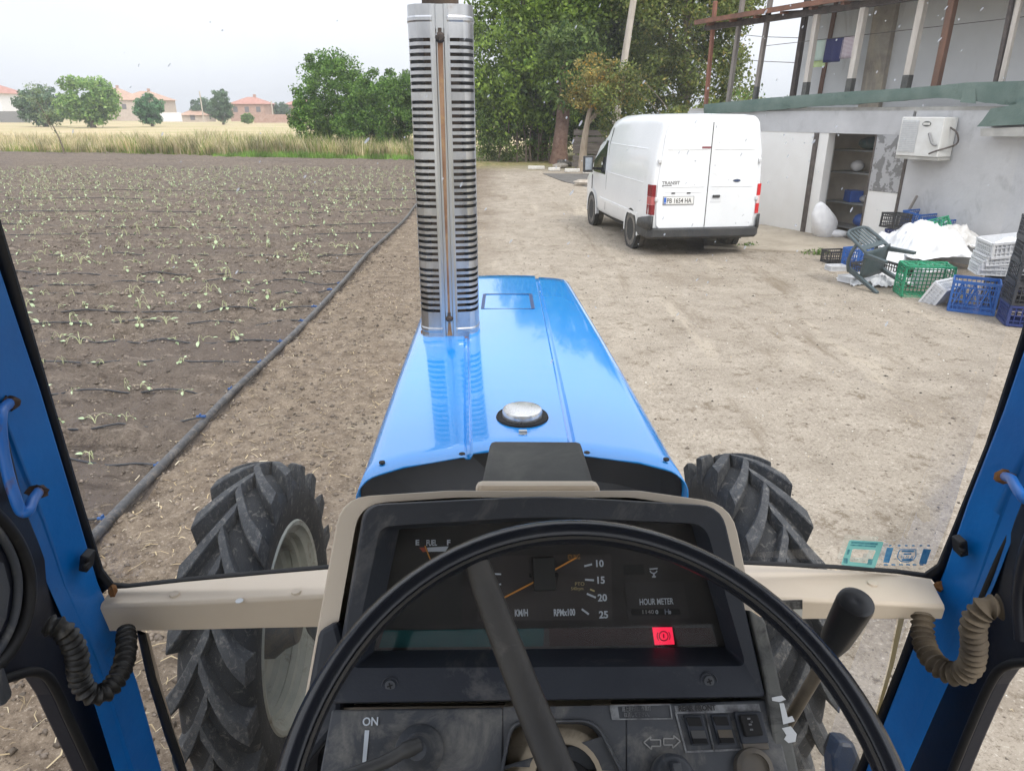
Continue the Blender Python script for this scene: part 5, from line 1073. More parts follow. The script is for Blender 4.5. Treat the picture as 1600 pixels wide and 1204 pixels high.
O_m = [cO+(p-cO)*1.0-NB*.012 for p in O0]; O_f = [cO+(p-cO)*.975+NB*.004 for p in O0]
O_b = [p-NB*.07 for p in O0]
b = MB(); b.grid([O_b, O_m, O_f, [cO+(p-cO)*.965+NB*.006 for p in O0], I0, I1], wrap=True); dash = b.build('dashboard', plast, tr, smooth=25)
# lip under the glass with two screws
for a_, c_ in (((610, 1070), 0), ((1107, 1063), 1)):
    p = fp(*a_, -.002); b = MB(); b.lathe([(.0085, .0), (.0088, .0022), (.0078, .0026), (.007, .0008), (0, .0008)], p, NB, 20); b.build('screw_well', plast, dash); b = MB(); b.lathe([(.0056, .0005), (.005, .003), (0, .0036)], p, NB, 16); sc_ = b.build('screw', plasd, dash)
    for an in (0, Q): v = UB*math.cos(an+.3)+VB*math.sin(an+.3); w2 = NB.cross(v); b = MB(); c2 = p+NB*.0036; b.slab([c2-v*.0028-w2*.0007, c2+v*.0028-w2*.0007, c2+v*.0028+w2*.0007, c2-v*.0028+w2*.0007], NB*.0002); b.build('slot', blk, sc_, smooth=0)
# face behind the glass
FO = GO-.010
facem = M('gauge_face', (.013, .011, .010), (.020, .017, .016), scale=10, rough=.65)
b = MB(); b.slab([fp(x, y, FO) for x, y in ((600, 800), (1100, 798), (1160, 1030), (560, 1034))], -NB*.004); face = b.build('gauge_face', facem, dash, smooth=0)
def fpoly(pts, mat, name, o=.0006, par=None, th=.0003): b = MB(); b.slab([fp(x, y, FO+o) for x, y in pts], NB*th); return b.build(name, mat, par or face, smooth=0)
pan = M('gauge_panel', (.026, .021, .020), (.034, .028, .027), scale=12, rough=.6); pan2 = M('gauge_panel_dark', (.010, .010, .009), rough=.6)
fpoly([(618, 830), (724, 828), (722, 975), (604, 978)], pan2, 'panel'); g1 = fpoly([(752, 868), (955, 866), (957, 968), (745, 970)], pan, 'panel'); g2 = fpoly([(975, 909), (1067, 908), (1078, 965), (982, 968)], M('panel_mid', (.02, .018, .018), rough=.6), 'panel'); fpoly([(974, 882), (1005, 881), (1007, 897), (975, 898)], blk, 'panel')
def line(p, q, w_, mat, name, o=.0012, par=None):
    a, c = fp(*p, FO+o), fp(*q, FO+o); d = (c-a).normalized(); n = NB.cross(d)*w_/2; b = MB(); b.slab([a-n, c-n, c+n, a+n], NB*.0004); return b.build(name, mat, par or face, smooth=0)
pxm = (fp(901, 915, FO)-fp(900, 915, FO)).length
def ftx(s, px, py, hpx, mat=wtx, par=None, sx_=.8, name='gauge_text', align='LEFT', bold=0): return text(s, hpx*pxm*1.38, fp(px, py, FO+.001), UB, VB, mat, name, par or face, sx=sx_, align=align, bold=bold)
ftx('E', 649, 851, 8, wtx, sx_=1.1, bold=.0003); ftx('FUEL', 666, 852, 9, wtx, sx_=.62, bold=.0002); ftx('F', 698, 851, 8, wtx, sx_=1.1, bold=.0003)
fpoly([(655, 855), (665, 854.5), (667, 861), (661, 862)], M('fuel_red', (.4, .06, .02), rough=.5), 'fuel_zone', .0009); fpoly([(667, 855), (701, 853), (696, 861), (669, 861.5)], wtx, 'fuel_bar', .0009)
line((664, 852), (674, 878), .0012, org, 'fuel_needle', .003)
for p, q in (((770, 896), (783, 896.5)), ((771, 914), (783, 912)), ((778, 931), (785, 927)), ((785, 949), (788, 946)), ((787, 956), (792, 951))): line(p, q, .0016, wtx, 'tick')
for p, q in (((913, 884), (925, 881)), ((914, 905), (928, 906)), ((917, 927), (931, 933)), ((909, 951), (920, 959))): line(p, q, .0020, wtx, 'tick')
line((922, 920), (929, 923), .0016, M('tick_yellow', (.5, .42, .2), rough=.5), 'tick')
for s_t, x, y in (('10', 929, 885), ('15', 931, 911), ('20', 934, 938.5), ('25', 936, 965)): ftx(s_t, x, y, 10.5, sx_=1.0, bold=.0003)
ftx('KM/H', 804, 962, 10, sx_=.62, bold=.0003); ftx('RPMx100', 865, 961.5, 10, sx_=.62, bold=.0003)
yel = M('print_yellow', (.42, .34, .16), rough=.5); ftx('PTO', 898, 914.5, 5.5, yel, sx_=1.05); ftx('540rpm', 892, 921.5, 5, yel, sx_=.9); ftx('IDLING', 887, 873.5, 8, M('print_orange', (.38, .2, .05), rough=.5), sx_=.55)
b = MB(); b.slab([fp(x, y, FO+.004) for x, y in rnd([(832, 871), (866, 870), (868, 922), (834, 923)], 3)], NB*.006); b.build('needle_hub', pan2, face, smooth=0, bev=.001)
line((866, 890), (900, 871), .0017, org, 'needle', .0062); line((836, 908), (784, 935), .0017, org, 'needle', .0052)
for px, py in ((829, 898), (869, 898)): b = MB(); b.lathe([(.0026, 0), (.002, .002), (0, .002)], fp(px, py, FO+.001), NB, 10); b.build('pin', blk, face)
ftx('HOUR METER', 999, 944.5, 9.5, wtx, sx_=.66, bold=.0001)
b = MB(); b.slab([fp(x, y, FO+.001) for x, y in rnd([(985, 951), (1062, 950), (1064, 960), (987, 961)], 4)], NB*.0004); b.build('counter_window', blk, g2, smooth=0)
ftx('1140', 1002, 958.5, 6, M('digit_grey', (.3, .3, .3), rough=.5), sx_=1.2); ftx('0', 1024, 958.5, 6, wtx, sx_=1.1); ftx('H', 1038, 959, 8, M('digit_blue', (.22, .26, .34), rough=.5), sx_=1.0); ftx('0', 1045, 958.5, 5, sx_=1)
# oil can / glow symbol
b = MB(); c_ = fp(1021, 889, FO+.001)
for a0, a1 in ((200, 340),): b.tube([c_+UB*.0042*math.cos(R(a))+VB*.0042*math.sin(R(a)) for a in range(a0, a1+1, 20)], .0007, 5)
b.tube([c_-UB*.0042+VB*.0004, c_+UB*.0046+VB*.001], .0009, 5); b.tube([c_-VB*.004, c_-VB*.0075], .001, 5); b.tube([c_-VB*.0078-UB*.002, c_-VB*.0078+UB*.002], .0009, 5); b.build('warning_symbol', wtx, face)
fpoly([(600, 984), (850, 981), (849, 1009), (592, 1011)], M('lamp_teal', (.008, .055, .06), (.01, .075, .078), scale=8, rough=.8, spec=.1), 'indicator_strip', .001)
fpoly([(858, 981), (1112, 980), (1120, 1006), (858, 1009)], M('lamp_brown', (.030, .013, .012), (.042, .02, .018), scale=8, rough=.8, spec=.1), 'indicator_strip', .001)
lampm = M('warning_red', (.8, .01, .05), rough=.4, emit=((1, .012, .07), .5)); wl_ = fpoly([(1019, 979.5), (1050, 979), (1054, 1006), (1023, 1007)], lampm, 'parking_brake_lamp', .0025)
b = MB(); c_ = fp(1037, 993, FO+.0032); dr = M('lamp_mark', (.25, .0, .02), rough=.5)
b.tube([c_+UB*.0048*math.cos(a)+VB*.0048*math.sin(a) for a in np.linspace(0, 2*math.pi, 17)], .0006, 5)
for s in (-1, 1): b.tube([c_+UB*s*.007*math.cos(a)+VB*.007*math.sin(a) for a in np.linspace(-.6, .6, 6)], .0005, 5)
b.tube([c_-VB*.002, c_+VB*.002], .0007, 5); b.build('brake_symbol', dr, wl_)
gpl = glassmat('cluster_glass', (.92, .92, .92), .012, .12, .22, 9, filmcol=(.5, .48, .45)); b = MB(); b.slab([fp(x, y, GO+.001) for x, y in glp], -NB*.0015); b.build('cluster_glass', gpl, dash, smooth=0)
# beige shroud behind the black binnacle
shr = rnd([(531, 776, 44), (700, 765, 10), (1000, 765, 10), (1146, 786, 46), (1214, 1120, 10), (466, 1130, 10)], 20)
S0 = [fp(x, y, -.045) for x, y in shr]; cS = sum(S0, Vector())/len(S0)
b = MB(); b.grid([[cS+(p-cS)*.90+NB*.002 for p in S0], [cS+(p-cS)*.985+NB*.001 for p in S0], [cS+(p-cS)*.996-NB*.004 for p in S0], [p-NB*.015 for p in S0], [p-NB*.10 for p in S0]], wrap=True)
n_ = len(S0); o_ = len(b.v)-n_; b.f.append(tuple(range(o_, o_+n_))); b.m.append(0); shroud = b.build('dash_shroud', beige, tr, smooth=50)
# left/right lower black cowl
for pl_ in ([(497, 985), (527, 968), (538, 1010), (532, 1130), (470, 1204), (462, 1330), (440, 1330), (462, 1180)], ):
    b = MB(); b.slab([fp(x, y, -.030) for x, y in pl_], -NB*.08); b.build('side_cowl', plast, tr, smooth=0, bev=.006)
# dark visor on top of the shroud
vz = 1.0; b = MB(); q0 = [(766, 687), (908, 688), (931, 760), (750, 762)]
yy = fp(840, 765, -.045).y+.03; tq = [ty(x, y, yy+(.14 if y < 700 else 0)) for x, y in q0]; b.slab(tq, (0, .012, -.06)); b.build('wiper_cover', M('cover_grey', (.05, .052, .05), (.08, .08, .075), scale=9, rough=.7, dust=(.13, .13, .115), dlo=.5, dhi=.8, dscale=9), tr, smooth=0, bev=.007)
q1 = [ty(*a, yy-.004) for a in ((745, 757), (936, 757), (940, 775), (742, 775))]; b = MB(); b.slab(q1, (0, .02, -.004)); b.build('beige_collar', beige, shroud, smooth=0, bev=.006)

# ---- lower switch panel
NS = Vector((0, -math.cos(R(50)), math.sin(R(50)))); PS = fp(860, 1096, -.006)
def lp(px, py, o=0): return tp(px, py, PS+NS*o, NS)
VS = Vector((0, math.sin(R(50)), math.cos(R(50))))
hole = rnd([(800, 1128, 22), (930, 1126, 26), (972, 1210, 4), (978, 1330, 4), (788, 1330, 4), (786, 1200, 4)], 10)
b = MB()
def lpan(pts, name, mat=plasd, par=None, o=0, th=.02, bev=0): b = MB(); b.slab([lp(x, y, o) for x, y in pts], -NS*th); return b.build(name, mat, par or tr, smooth=0, bev=bev)
# panel as a ring around the column opening, built in strips
sw = lpan([(518, 1108), (786, 1104), (786, 1330), (470, 1330), (500, 1204)], 'switch_panel', bev=.002)
lpan([(978, 1101), (1207, 1092), (1262, 1330), (980, 1330)], 'panel_right', par=sw, bev=.002)
hl = [(x, y) for x, y in hole if y < 1320]
lpan([(786.3, 1104), (977.7, 1101), (977.7, 1204), (972, 1204)]+[p for p in reversed(hl) if p[1] < 1203]+[(787, 1200)], 'panel_middle', par=sw)
b = MB(); h3 = [lp(x, y, .0015) for x, y in hole]; c3 = sum(h3, Vector())/len(h3); b.grid([[c3+(p-c3)*1.045 for p in h3], [c3+(p-c3)*1.02+NS*.003 for p in h3], [c3+(p-c3)*.99+NS*.003 for p in h3], [c3+(p-c3)*.97-NS*.02 for p in h3]], wrap=True); b.build('opening_trim', plasd, sw, smooth=40)
boot = M('column_boot', (.34, .28, .20), (.50, .42, .31), scale=9, rough=.8, dust=(.10, .085, .065), dlo=.55, dhi=.75, dscale=9)
bc = lp(880, 1240, -.035); b = MB(); rows = []
for i in range(9):
    r_ = .030+.0075*i-.006*(i % 2); rows.append([bc+VS*.012+Vector((math.cos(a)*r_*1.0, 0, 0))+NS*(.045-.0075*i)+VS*math.sin(a)*r_ for a in np.linspace(0, 2*math.pi, 29)[:-1]])
b.grid(rows, wrap=True); b.build('column_boot', boot, tr, smooth=60)
b = MB(); b.tube([bc-NS*.4, bc+NS*.02], [.045, .04], 18); b.build('steering_column', boot, tr, smooth=50)
b = MB(); b.slab([lp(x, y, -.075) for x, y in ((770, 1105), (990, 1103), (1000, 1360), (760, 1360))], -NS*.01); b.build('column_backing', boot, tr, smooth=0)
# print and controls
spx = (lp(901, 1150)-lp(900, 1150)).length
def ltx(s, px, py, hpx, mat=wtd, sx_=.9, bold=0, name='panel_text'): return text(s, hpx*spx*1.38, lp(px, py, .0006), UB, VS, mat, name, sw, sx=sx_, bold=bold)
ltx('ON', 566, 1133, 12, sx_=.95, bold=.0002, mat=wtx)
lpan([(570, 1140), (577, 1140), (572, 1190), (566, 1190)], 'throttle_mark', wtx, sw, o=.0012, th=.0006)
ltx('注意', 0, 0, 1) if False else None
def frame(pts, w_, mat, name):
    b = MB()
    for i in range(4):
        p, q = lp(*pts[i], .001), lp(*pts[(i+1) % 4], .001); d = (q-p).normalized(); n = NS.cross(d)*w_/2; b.slab([p-n-d*w_/2, q-n+d*w_/2, q+n+d*w_/2, p+n-d*w_/2], NS*.0003)
    return b.build(name, mat, sw, smooth=0)
frame(((953, 1102), (1047, 1100), (1050, 1122), (957, 1123)), .0012, wtd, 'label_frame')
lpan([(954, 1103), (965, 1102.5), (968, 1122), (958, 1122.5)], 'label_tab', wtd, sw, o=.0008, th=.0004)
ltx('路上走行時、作業灯', 972, 1110.5, 6.0, sx_=.62); ltx('は消して下さい。', 975, 1119.5, 6.0, sx_=.66)
ltx('REAR FRONT', 1060, 1110.5, 8.0, M('ink_panel', (.03, .03, .032), rough=.6), sx_=.92, bold=.0002)
lpan([(1054, 1102), (1186, 1099), (1189, 1111), (1056, 1113)], 'worn_band', wtd, sw, o=.0004, th=.0003)
for pts in (((1056, 1113), (1102, 1112), (1116, 1172), (1072, 1174)), ((1102, 1112), (1146, 1111), (1160, 1170), (1116, 1172))): frame(pts, .0018, wtd, 'switch_frame')
def switch(x0, y0, x1, y1, mat2, sk=13):
    e = MB(); e.slab([lp(x, y, .004) for x, y in rnd([(x0, y0), (x1, y0-1), (x1+sk, y1-1), (x0+sk, y1)], 2)], -NS*.004); base = e.build('rocker_switch', plast, sw, smooth=0, bev=.001)
    ym = (y0+y1)/2; b = MB(); A = lp(x0+3, y0+3, .006); B = lp(x1-3, y0+3, .006); C = lp(x1-3+sk*.5, ym, .003); D = lp(x0+3+sk*.5, ym, .003); E_ = lp(x1-3+sk, y1-3, .010); F_ = lp(x0+3+sk, y1-3, .010); n = -NS*.008
    b.add([A, B, C, D, E_, F_, A+n, B+n, E_+n, F_+n], [(0, 1, 2, 3), (3, 2, 4, 5), (0, 6, 7, 1), (4, 8, 9, 5), (1, 7, 8, 4, 2), (0, 3, 5, 9, 6)]); b.build('rocker', blk, base, smooth=0, bev=.0006)
    b = MB(); b.slab([C+NS*.0008, lp(x1-3+sk*.78, y0+(y1-y0)*.76, .0068), lp(x0+3+sk*.78, y0+(y1-y0)*.76, .0068), D+NS*.0008], NS*.0006); b.build('rocker_band', mat2, base, smooth=0)
swb = M('switch_tan', (.12, .10, .075), (.09, .08, .07), scale=30, rough=.6); swg = M('switch_grey', (.08, .08, .08), rough=.6)
switch(1069, 1117, 1097, 1164, swg); switch(1111, 1116, 1139, 1163, swb)
b = MB(); b.slab([lp(x, y, .012) for x, y in rnd([(1156, 1116), (1184, 1115), (1194, 1148), (1166, 1150)], 3)], -NS*.012); o = b.build('push_switch', blk, sw, smooth=0, bev=.002)
text('◦', .006, lp(1172, 1130, .0125), UB, VS, wtd, 'switch_mark', o)
for yq in (1122, 1131, 1139): b = MB(); p = lp(1170+(yq-1122)*.25, yq, .0125); b.slab([p-UB*.0015-VS*.0008, p+UB*.0015-VS*.0008, p+UB*.0015+VS*.0008, p-UB*.0015+VS*.0008], NS*.0002); b.build('switch_mark', wtd, o, smooth=0)
b = MB(); b.slab([lp(x, y, .006) for x, y in rnd([(1147, 1111), (1190, 1110), (1203, 1160), (1160, 1162)], 4)], -NS*.006); b.build('switch_bezel', plast, sw, smooth=0, bev=.0015)
b = MB(); b.slab([lp(x, y, .005) for x, y in rnd([(1160, 1160), (1200, 1159), (1203, 1170), (1163, 1171)], 2)], -NS*.004); b.build('switch_tab', swb, sw, smooth=0, bev=.001)
def arrow(cx, cy, s):
    P_ = [(0, 0), (11, -9), (10, -4), (26, -4), (26, 6), (12, 6), (12, 11)]; b = MB(); n = len(P_)
    for i in range(n):
        (xa, ya), (xb, yb) = P_[i], P_[(i+1) % n]; p, q = lp(cx+s*xa, cy+ya, .001), lp(cx+s*xb, cy+yb, .001); d = (q-p).normalized(); m_ = NS.cross(d)*.0006; b.slab([p-m_, q-m_, q+m_, p+m_], NS*.0003)
    b.build('turn_arrow', M('print_dim', (.30, .30, .29), rough=.6), sw, smooth=0)
arrow(1006, 1159, 1); arrow(1063, 1157, -1)
b = MB(); kc_ = lp(1048, 1212); b.lathe([(.020, 0), (.019, .015), (.016, .019), (0, .020)], kc_, NS, 24); b.box(kc_+NS*.018+VS*.006, (.008, .014, .028), rot=Euler((R(50), 0, 0)).to_matrix()); b.build('turn_knob', plasd, sw, smooth=40, bev=.001)
b = MB(); kc_ = lp(1176, 1200); b.lathe([(.0185, 0), (.0175, .008), (.013, .010), (.013, .006), (0, .006)], kc_, NS, 24); b.build('ring_knob', M('knob_tan', (.13, .11, .085), (.08, .075, .07), scale=20, rough=.6), sw, smooth=40)
# throttle lever and its boot
tb = lp(655, 1172); b = MB(); b.lathe([(.024, -.002), (.0225, .004), (.017, .008), (.013, .018), (.009, .026), (0, .027)], tb, NS, 24); b.build('lever_boot', plasd, sw, smooth=50)
b = MB(); b.tube(cat([lp(655, 1163, .022), lp(632, 1172, .028), lp(600, 1190, .03), lp(530, 1216, .034)], 6), [.0075]*7+[.0062]*12, 12); b.build('throttle_lever', M('lever_grey', (.035, .036, .038), (.06, .06, .06), scale=20, rough=.5), tr, smooth=60)
# beveled right flank of the dash with chipped white paint
b = MB(); FR = [fp(1178, 958, -.006), fp(1204, 985, -.012), lp(1208, 1070, .002), lp(1262, 1260, .002), lp(1222, 1260, .004), lp(1196, 1092, .004)]
q = [(1172, 952), (1196, 968), (1218, 1060), (1270, 1300), (1224, 1300), (1196, 1060)]; b.slab([fp(x, y, .0045) for x, y in q], -NB*.11); flank = b.build('dash_flank', M('flank_dusty', (.07, .075, .075), (.15, .15, .14), scale=14, rough=.75, dust=(.05, .05, .05), dlo=.5, dhi=.62, dscale=30), tr, smooth=0, bev=.003)
chip = M('chipped_white', (.6, .62, .64), rough=.6); bl_ = [[(1210, 1089), (1226, 1086), (1232, 1092), (1222, 1096), (1211, 1094)], [(1222, 1098), (1229, 1098), (1235, 1120), (1242, 1118), (1246, 1126), (1228, 1131)], [(1226, 1137), (1240, 1134), (1249, 1146), (1247, 1158), (1236, 1160), (1229, 1154), (1233, 1148)]]
for pl_ in bl_: b = MB(); b.slab([fp(x-4, y, .0052) for x, y in pl_], -NB*.0006); b.build('paint_chip', chip, flank, smooth=0)
# lower dash body
b = MB(); b.box((-.01, .78, .95), (.40, .36, .9)); b.build('console_body', plast, tr, bev=.02)

# ---- steering wheel
SC = T(Vector((.053, .32, 1.881))); Tn = R(60); SN = Vector((0, -math.cos(Tn), math.sin(Tn))); SU = Vector((1, 0, 0)); SV = Vector((0, math.sin(Tn), math.cos(Tn)))
stw = empty('steering_wheel', SC); stw.parent = tr; n1, n2 = 96, 14; rows = []
for i in range(n1):
    a = 2*math.pi*i/n1; er = SU*math.cos(a)+SV*math.sin(a); row = []
    for j in range(n2):
        c = 2*math.pi*j/n2; rr = .0098*(1-.10*max(0, math.cos(2*(c-.9)))**4); row.append(er*(.2+math.cos(c)*rr*1.0)+SN*(math.sin(c)*rr*1.12))
    rows.append(row)
rows.append(rows[0]); rim = MB().grid(rows, wrap=True).build('rim', wheelm, stw, smooth=80)
rows = []          # moulding seam on the inner upper face
for i in range(n1+1): a = 2*math.pi*i/n1; er = SU*math.cos(a)+SV*math.sin(a); rows.append([er*(.1925)+SN*.0083, er*.1915+SN*.0092, er*.1903+SN*.0066])
MB().grid(rows).build('rim_seam', M('seam_grey', (.05, .05, .05), rough=.35), rim, smooth=60)
hubc = -SN*.075
for an in (113, -58, 226):
    e = SU*math.cos(R(an))+SV*math.sin(R(an)); sd = SN.cross(e)
    P_ = cat([e*.197+SN*.0, e*.188-SN*.007, e*.165-SN*.022, e*.10-SN*.050, e*.02-SN*.072], 5)
    b = MB(); rows = []
    for i, p in enumerate(P_):
        u = i/(len(P_)-1); wd = .0092+.009*max(0, 1-u*6)+.0045*u; th = .0075; row = []
        up = (SN+e*.35).normalized()
        for c in np.linspace(0, 2*math.pi, 13)[:-1]: row.append(p+sd*math.cos(c)*wd*(1 if abs(math.cos(c)) > .1 else 1)+up*math.sin(c)*th)
        rows.append(row)
    b.grid(rows, wrap=True); b.build('spoke', spokem, stw, smooth=70)
b = MB(); b.lathe([(.026, -.02), (.032, 0), (.03, .008), (.02, .012), (0, .013)], hubc-SN*.01, SN, 30); b.build('hub', spokem, stw, smooth=50)
b = MB(); b.tube([SC+hubc, bc+NS*.03], [.022, .03], 16); b.build('column_shaft', blk, tr, smooth=60)

# ---- cross beam of the cab
ZB = 1.64
def beam(pxs, name):
    rows = []
    for (xf, yf, xb, yb, xl_, yl_) in pxs:
        F_ = tz(xf, yf, ZB); B_ = tz(xb, yb, ZB); L_ = ty(xl_, yl_, B_.y); rows.append([F_+Vector((0, 0, -.03)), F_, B_+Vector((0, .004, 0)), B_+Vector((0, 0, -.004)), L_, L_+Vector((0, .05, 0))])
    b = MB(); b.grid(rows, wrap=True); b.add(rows[0], [tuple(range(6))]); b.add(rows[-1], [tuple(range(6))]); return b.build(name, beige, tr, smooth=25, bev=.0015)
bl1 = beam([(176, 917, 155, 946, 163, 986), (300, 907, 290, 941, 293, 984), (420, 896, 412, 935, 414, 981), (530, 887, 522, 930, 522, 979)], 'cross_beam')
br1 = beam([(1150, 878, 1150, 932, 1150, 962), (1255, 886, 1250, 936, 1252, 967), (1370, 895, 1372, 941, 1371, 967), (1454, 903, 1478, 947, 1472, 967)], 'cross_beam')
for px, py, bm_p in ((273, 929, bl1), (463, 925, bl1), (1363, 912, br1), (1180, 916, br1)):
    p = tz(px, py, ZB); b = MB(); b.lathe([(.0075, 0), (.0068, .003), (0, .004)], p, (0, 0, 1), 16); b.build('rivet', beige, bm_p, smooth=40)
p = tz(374, 938, ZB+.0008); b = MB(); b.lathe([(.006, 0), (.0055, .0006), (0, .0006)], p, (0, 0, 1), 9); b.build('paint_spot', chip, bl1)
for pts, mt_ in (([(1205, 938), (1254, 937), (1254, 951), (1205, 952)], M('label_black', (.03, .03, .032), (.12, .12, .12), scale=90, rough=.5, lo=.45, hi=.6)), ([(1205, 952.5), (1254, 951.5), (1253, 966), (1205, 964)], M('label_foil', (.42, .42, .40), rough=.4))):
    yb_ = tz(1250, 936, ZB).y-.002; b = MB(); b.slab([ty(x, y, yb_) for x, y in pts], (0, .001, 0)); b.build('data_label', mt_, br1, smooth=0)

# ---- windscreen, seals, pillars
WYY = .885
def wp(px, py, o=0): return ty(px, py, WYY+o)
def seal(pts, r_, name, mat=black, par=None, n=8, c=5): return MB().tube(cat(pts, c), r_, n).build(name, mat, par or tr, smooth=60)
# left pillar: inner edge points on the screen plane, outer edge on the cab side
def pillar(In, Out, s, name):
    rows = []
    for (xi, yi), (xo, yo) in zip(In, Out):
        a = ty(xi, yi, .865); o_ = ty(xo, yo, .80); w_ = (o_-a)
        m1 = a+Vector((w_.x*.36, -.034, w_.z*.36)); o2 = Vector((o_.x, .775, o_.z))
        rows.append([a+Vector((s*.035, .05, 0)), a+Vector((0, .004, 0)), a+Vector((w_.x*.08, -.004, w_.z*.08)), m1, m1+Vector((w_.x*.06, -.016, 0)), a+Vector((w_.x*.62, -.052, w_.z*.62)), o2+Vector((0, .015, 0)), o2+Vector((s*.012, .05, 0))])
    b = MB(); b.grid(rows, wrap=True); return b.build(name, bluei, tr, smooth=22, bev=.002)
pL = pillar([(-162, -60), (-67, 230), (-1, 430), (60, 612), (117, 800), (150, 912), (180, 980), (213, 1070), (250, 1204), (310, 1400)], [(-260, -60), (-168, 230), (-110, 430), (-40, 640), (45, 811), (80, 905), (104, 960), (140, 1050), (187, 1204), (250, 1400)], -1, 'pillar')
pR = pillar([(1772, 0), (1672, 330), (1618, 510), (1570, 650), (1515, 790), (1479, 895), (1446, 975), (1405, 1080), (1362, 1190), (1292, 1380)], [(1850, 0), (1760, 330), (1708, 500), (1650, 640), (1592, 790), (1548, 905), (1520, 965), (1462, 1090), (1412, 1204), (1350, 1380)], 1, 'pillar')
# black glazing channel along each pillar and above the beam
def chan(inn, outt, name):
    rows = []
    for (xa, ya), (xb, yb) in zip(inn, outt): A = wp(xa, ya); B = wp(xb, yb); rows.append([A+Vector((0, .003, 0)), A+Vector((0, -.001, 0)), A.lerp(B, .3)+Vector((0, -.004, 0)), A.lerp(B, .7)+Vector((0, -.004, 0)), B+Vector((0, -.001, 0)), B+Vector((0, .003, 0))])
    b = MB(); b.grid(rows, wrap=True); return b.build(name, black, tr, smooth=40)
chan([(-130, -60), (-36, 230), (24, 430), (85, 640), (132, 800), (160, 890), (176, 912)], [(-164, -60), (-70, 230), (-4, 430), (57, 612), (114, 800), (146, 910), (158, 928)], 'screen_seal')
chan([(1748, 0), (1650, 345), (1598, 520), (1542, 695), (1492, 820), (1466, 882), (1447, 895)], [(1774, 0), (1676, 330), (1622, 510), (1572, 655), (1518, 795), (1482, 898), (1462, 912)], 'screen_seal')
chan([(160, 890), (176, 911), (200, 913), (300, 902), (400, 893), (530, 882)], [(150, 912), (168, 920), (200, 917), (300, 906), (400, 897), (530, 886)], 'screen_seal')
chan([(1466, 882), (1447, 896), (1400, 890), (1300, 883), (1150, 876)], [(1480, 902), (1458, 904), (1400, 895), (1300, 887), (1150, 880)], 'screen_seal')
chan([(226, 990), (243, 1060), (272, 1150), (300, 1230)], [(214, 985), (230, 1060), (258, 1150), (290, 1235)], 'screen_seal')
chan([(1430, 966), (1405, 1035), (1374, 1115), (1335, 1215)], [(1448, 966), (1426, 1030), (1392, 1112), (1352, 1215)], 'screen_seal')
# yellowed glue lines on the lower quarter glass
ye = M('yellow_glue', (.52, .36, .10), (.60, .50, .30), scale=14, rough=.6, stretch=(1, 1, .3))
b = MB(); rows = [[wp(x, y, .004), wp(x+w_, y, .004)] for x, y, w_ in ((1404, 966, 9), (1397, 1000, 8), (1389, 1040, 7), (1378, 1080, 6), (1368, 1118, 4))]; b.grid(rows); b.build('glue_line', ye, tr, smooth=0)
b = MB(); rows = [[wp(x, y, .004), wp(x+w_, y, .004)] for x, y, w_ in ((226, 988, 6), (240, 1040, 5), (256, 1100, 5), (285, 1190, 4))]; b.grid(rows); b.build('glue_line', M('tan_glue', (.42, .34, .26), rough=.7), tr, smooth=0)
gw = glassmat('windscreen_glass', (.985, .99, .985), .008, .05, .28, 2.6, (1, 1, .5), (.82, .82, .82)); gq = glassmat('quarter_glass', (.985, .99, .985), .012, .05, .22, 5, (1, 1, .6))
b = MB(); b.grid([[wp(x, y, .006) for x, y in ((-140, -120), (400, -120), (800, -120), (1200, -120), (1760, -120))], [wp(x, y, .006) for x, y in ((165, 920), (520, 888), (840, 876), (1160, 880), (1458, 903))]]); ws = b.build('windscreen', gw, tr, smooth=0)
b = MB(); b.grid([[wp(212, 975, .006), wp(520, 960, .006)], [wp(300, 1250, .006), wp(520, 1250, .006)]]); b.build('quarter_window', gq, tr, smooth=0)
b = MB(); b.grid([[wp(1200, 960, .006), wp(1426, 960, .006)], [wp(1200, 1250, .006), wp(1340, 1250, .006)]]); b.build('quarter_window', gq, tr, smooth=0)
# dried drops on the screen
dm = bpy.data.materials.new('dried_drop'); dm.use_nodes = True; nn = dm.node_tree; nn.nodes.clear(); a_ = nn.nodes.new('ShaderNodeBsdfTransparent'); c_ = nn.nodes.new('ShaderNodeBsdfTranslucent'); e_ = nn.nodes.new('ShaderNodeMixShader'); d_ = nn.nodes.new('ShaderNodeOutputMaterial'); e_.inputs[0].default_value = .5; c_.inputs[0].default_value = (.95, .97, 1, 1)
nn.links.new(a_.outputs[0], e_.inputs[1]); nn.links.new(c_.outputs[0], e_.inputs[2]); nn.links.new(e_.outputs[0], d_.inputs[0])
b = MB()
for k in range(210):
    px = random.triangular(520, 1600, 1300) if k % 4 else random.uniform(100, 900); py = random.uniform(0, 640)*random.random()**.35 if k % 3 else random.uniform(0, 400)
    c = wp(px, py, .0035); s = random.uniform(.0005, .0011)*(1.6 if random.random() < .08 else 1); el = random.choice([1, 1, 1.4, 2.4, 3.2]); an = random.uniform(.3, .9)
    b.lathe([(s, 0), (s*.6, .0004), (0, .0006)], (0, 0, 0), (0, -1, 0), 8); i0 = len(b.v)-len(b.v[-24:])
    for q in range(len(b.v)-24, len(b.v)):
        x, y, z = b.v[q]; z *= el; b.v[q] = tuple(c+Vector((x*math.cos(an)+z*math.sin(an), y, -x*math.sin(an)+z*math.cos(an))))
o = b.build('dried_raindrops', dm, ws, smooth=0, recalc=False); o['kind'] = 'stuff'
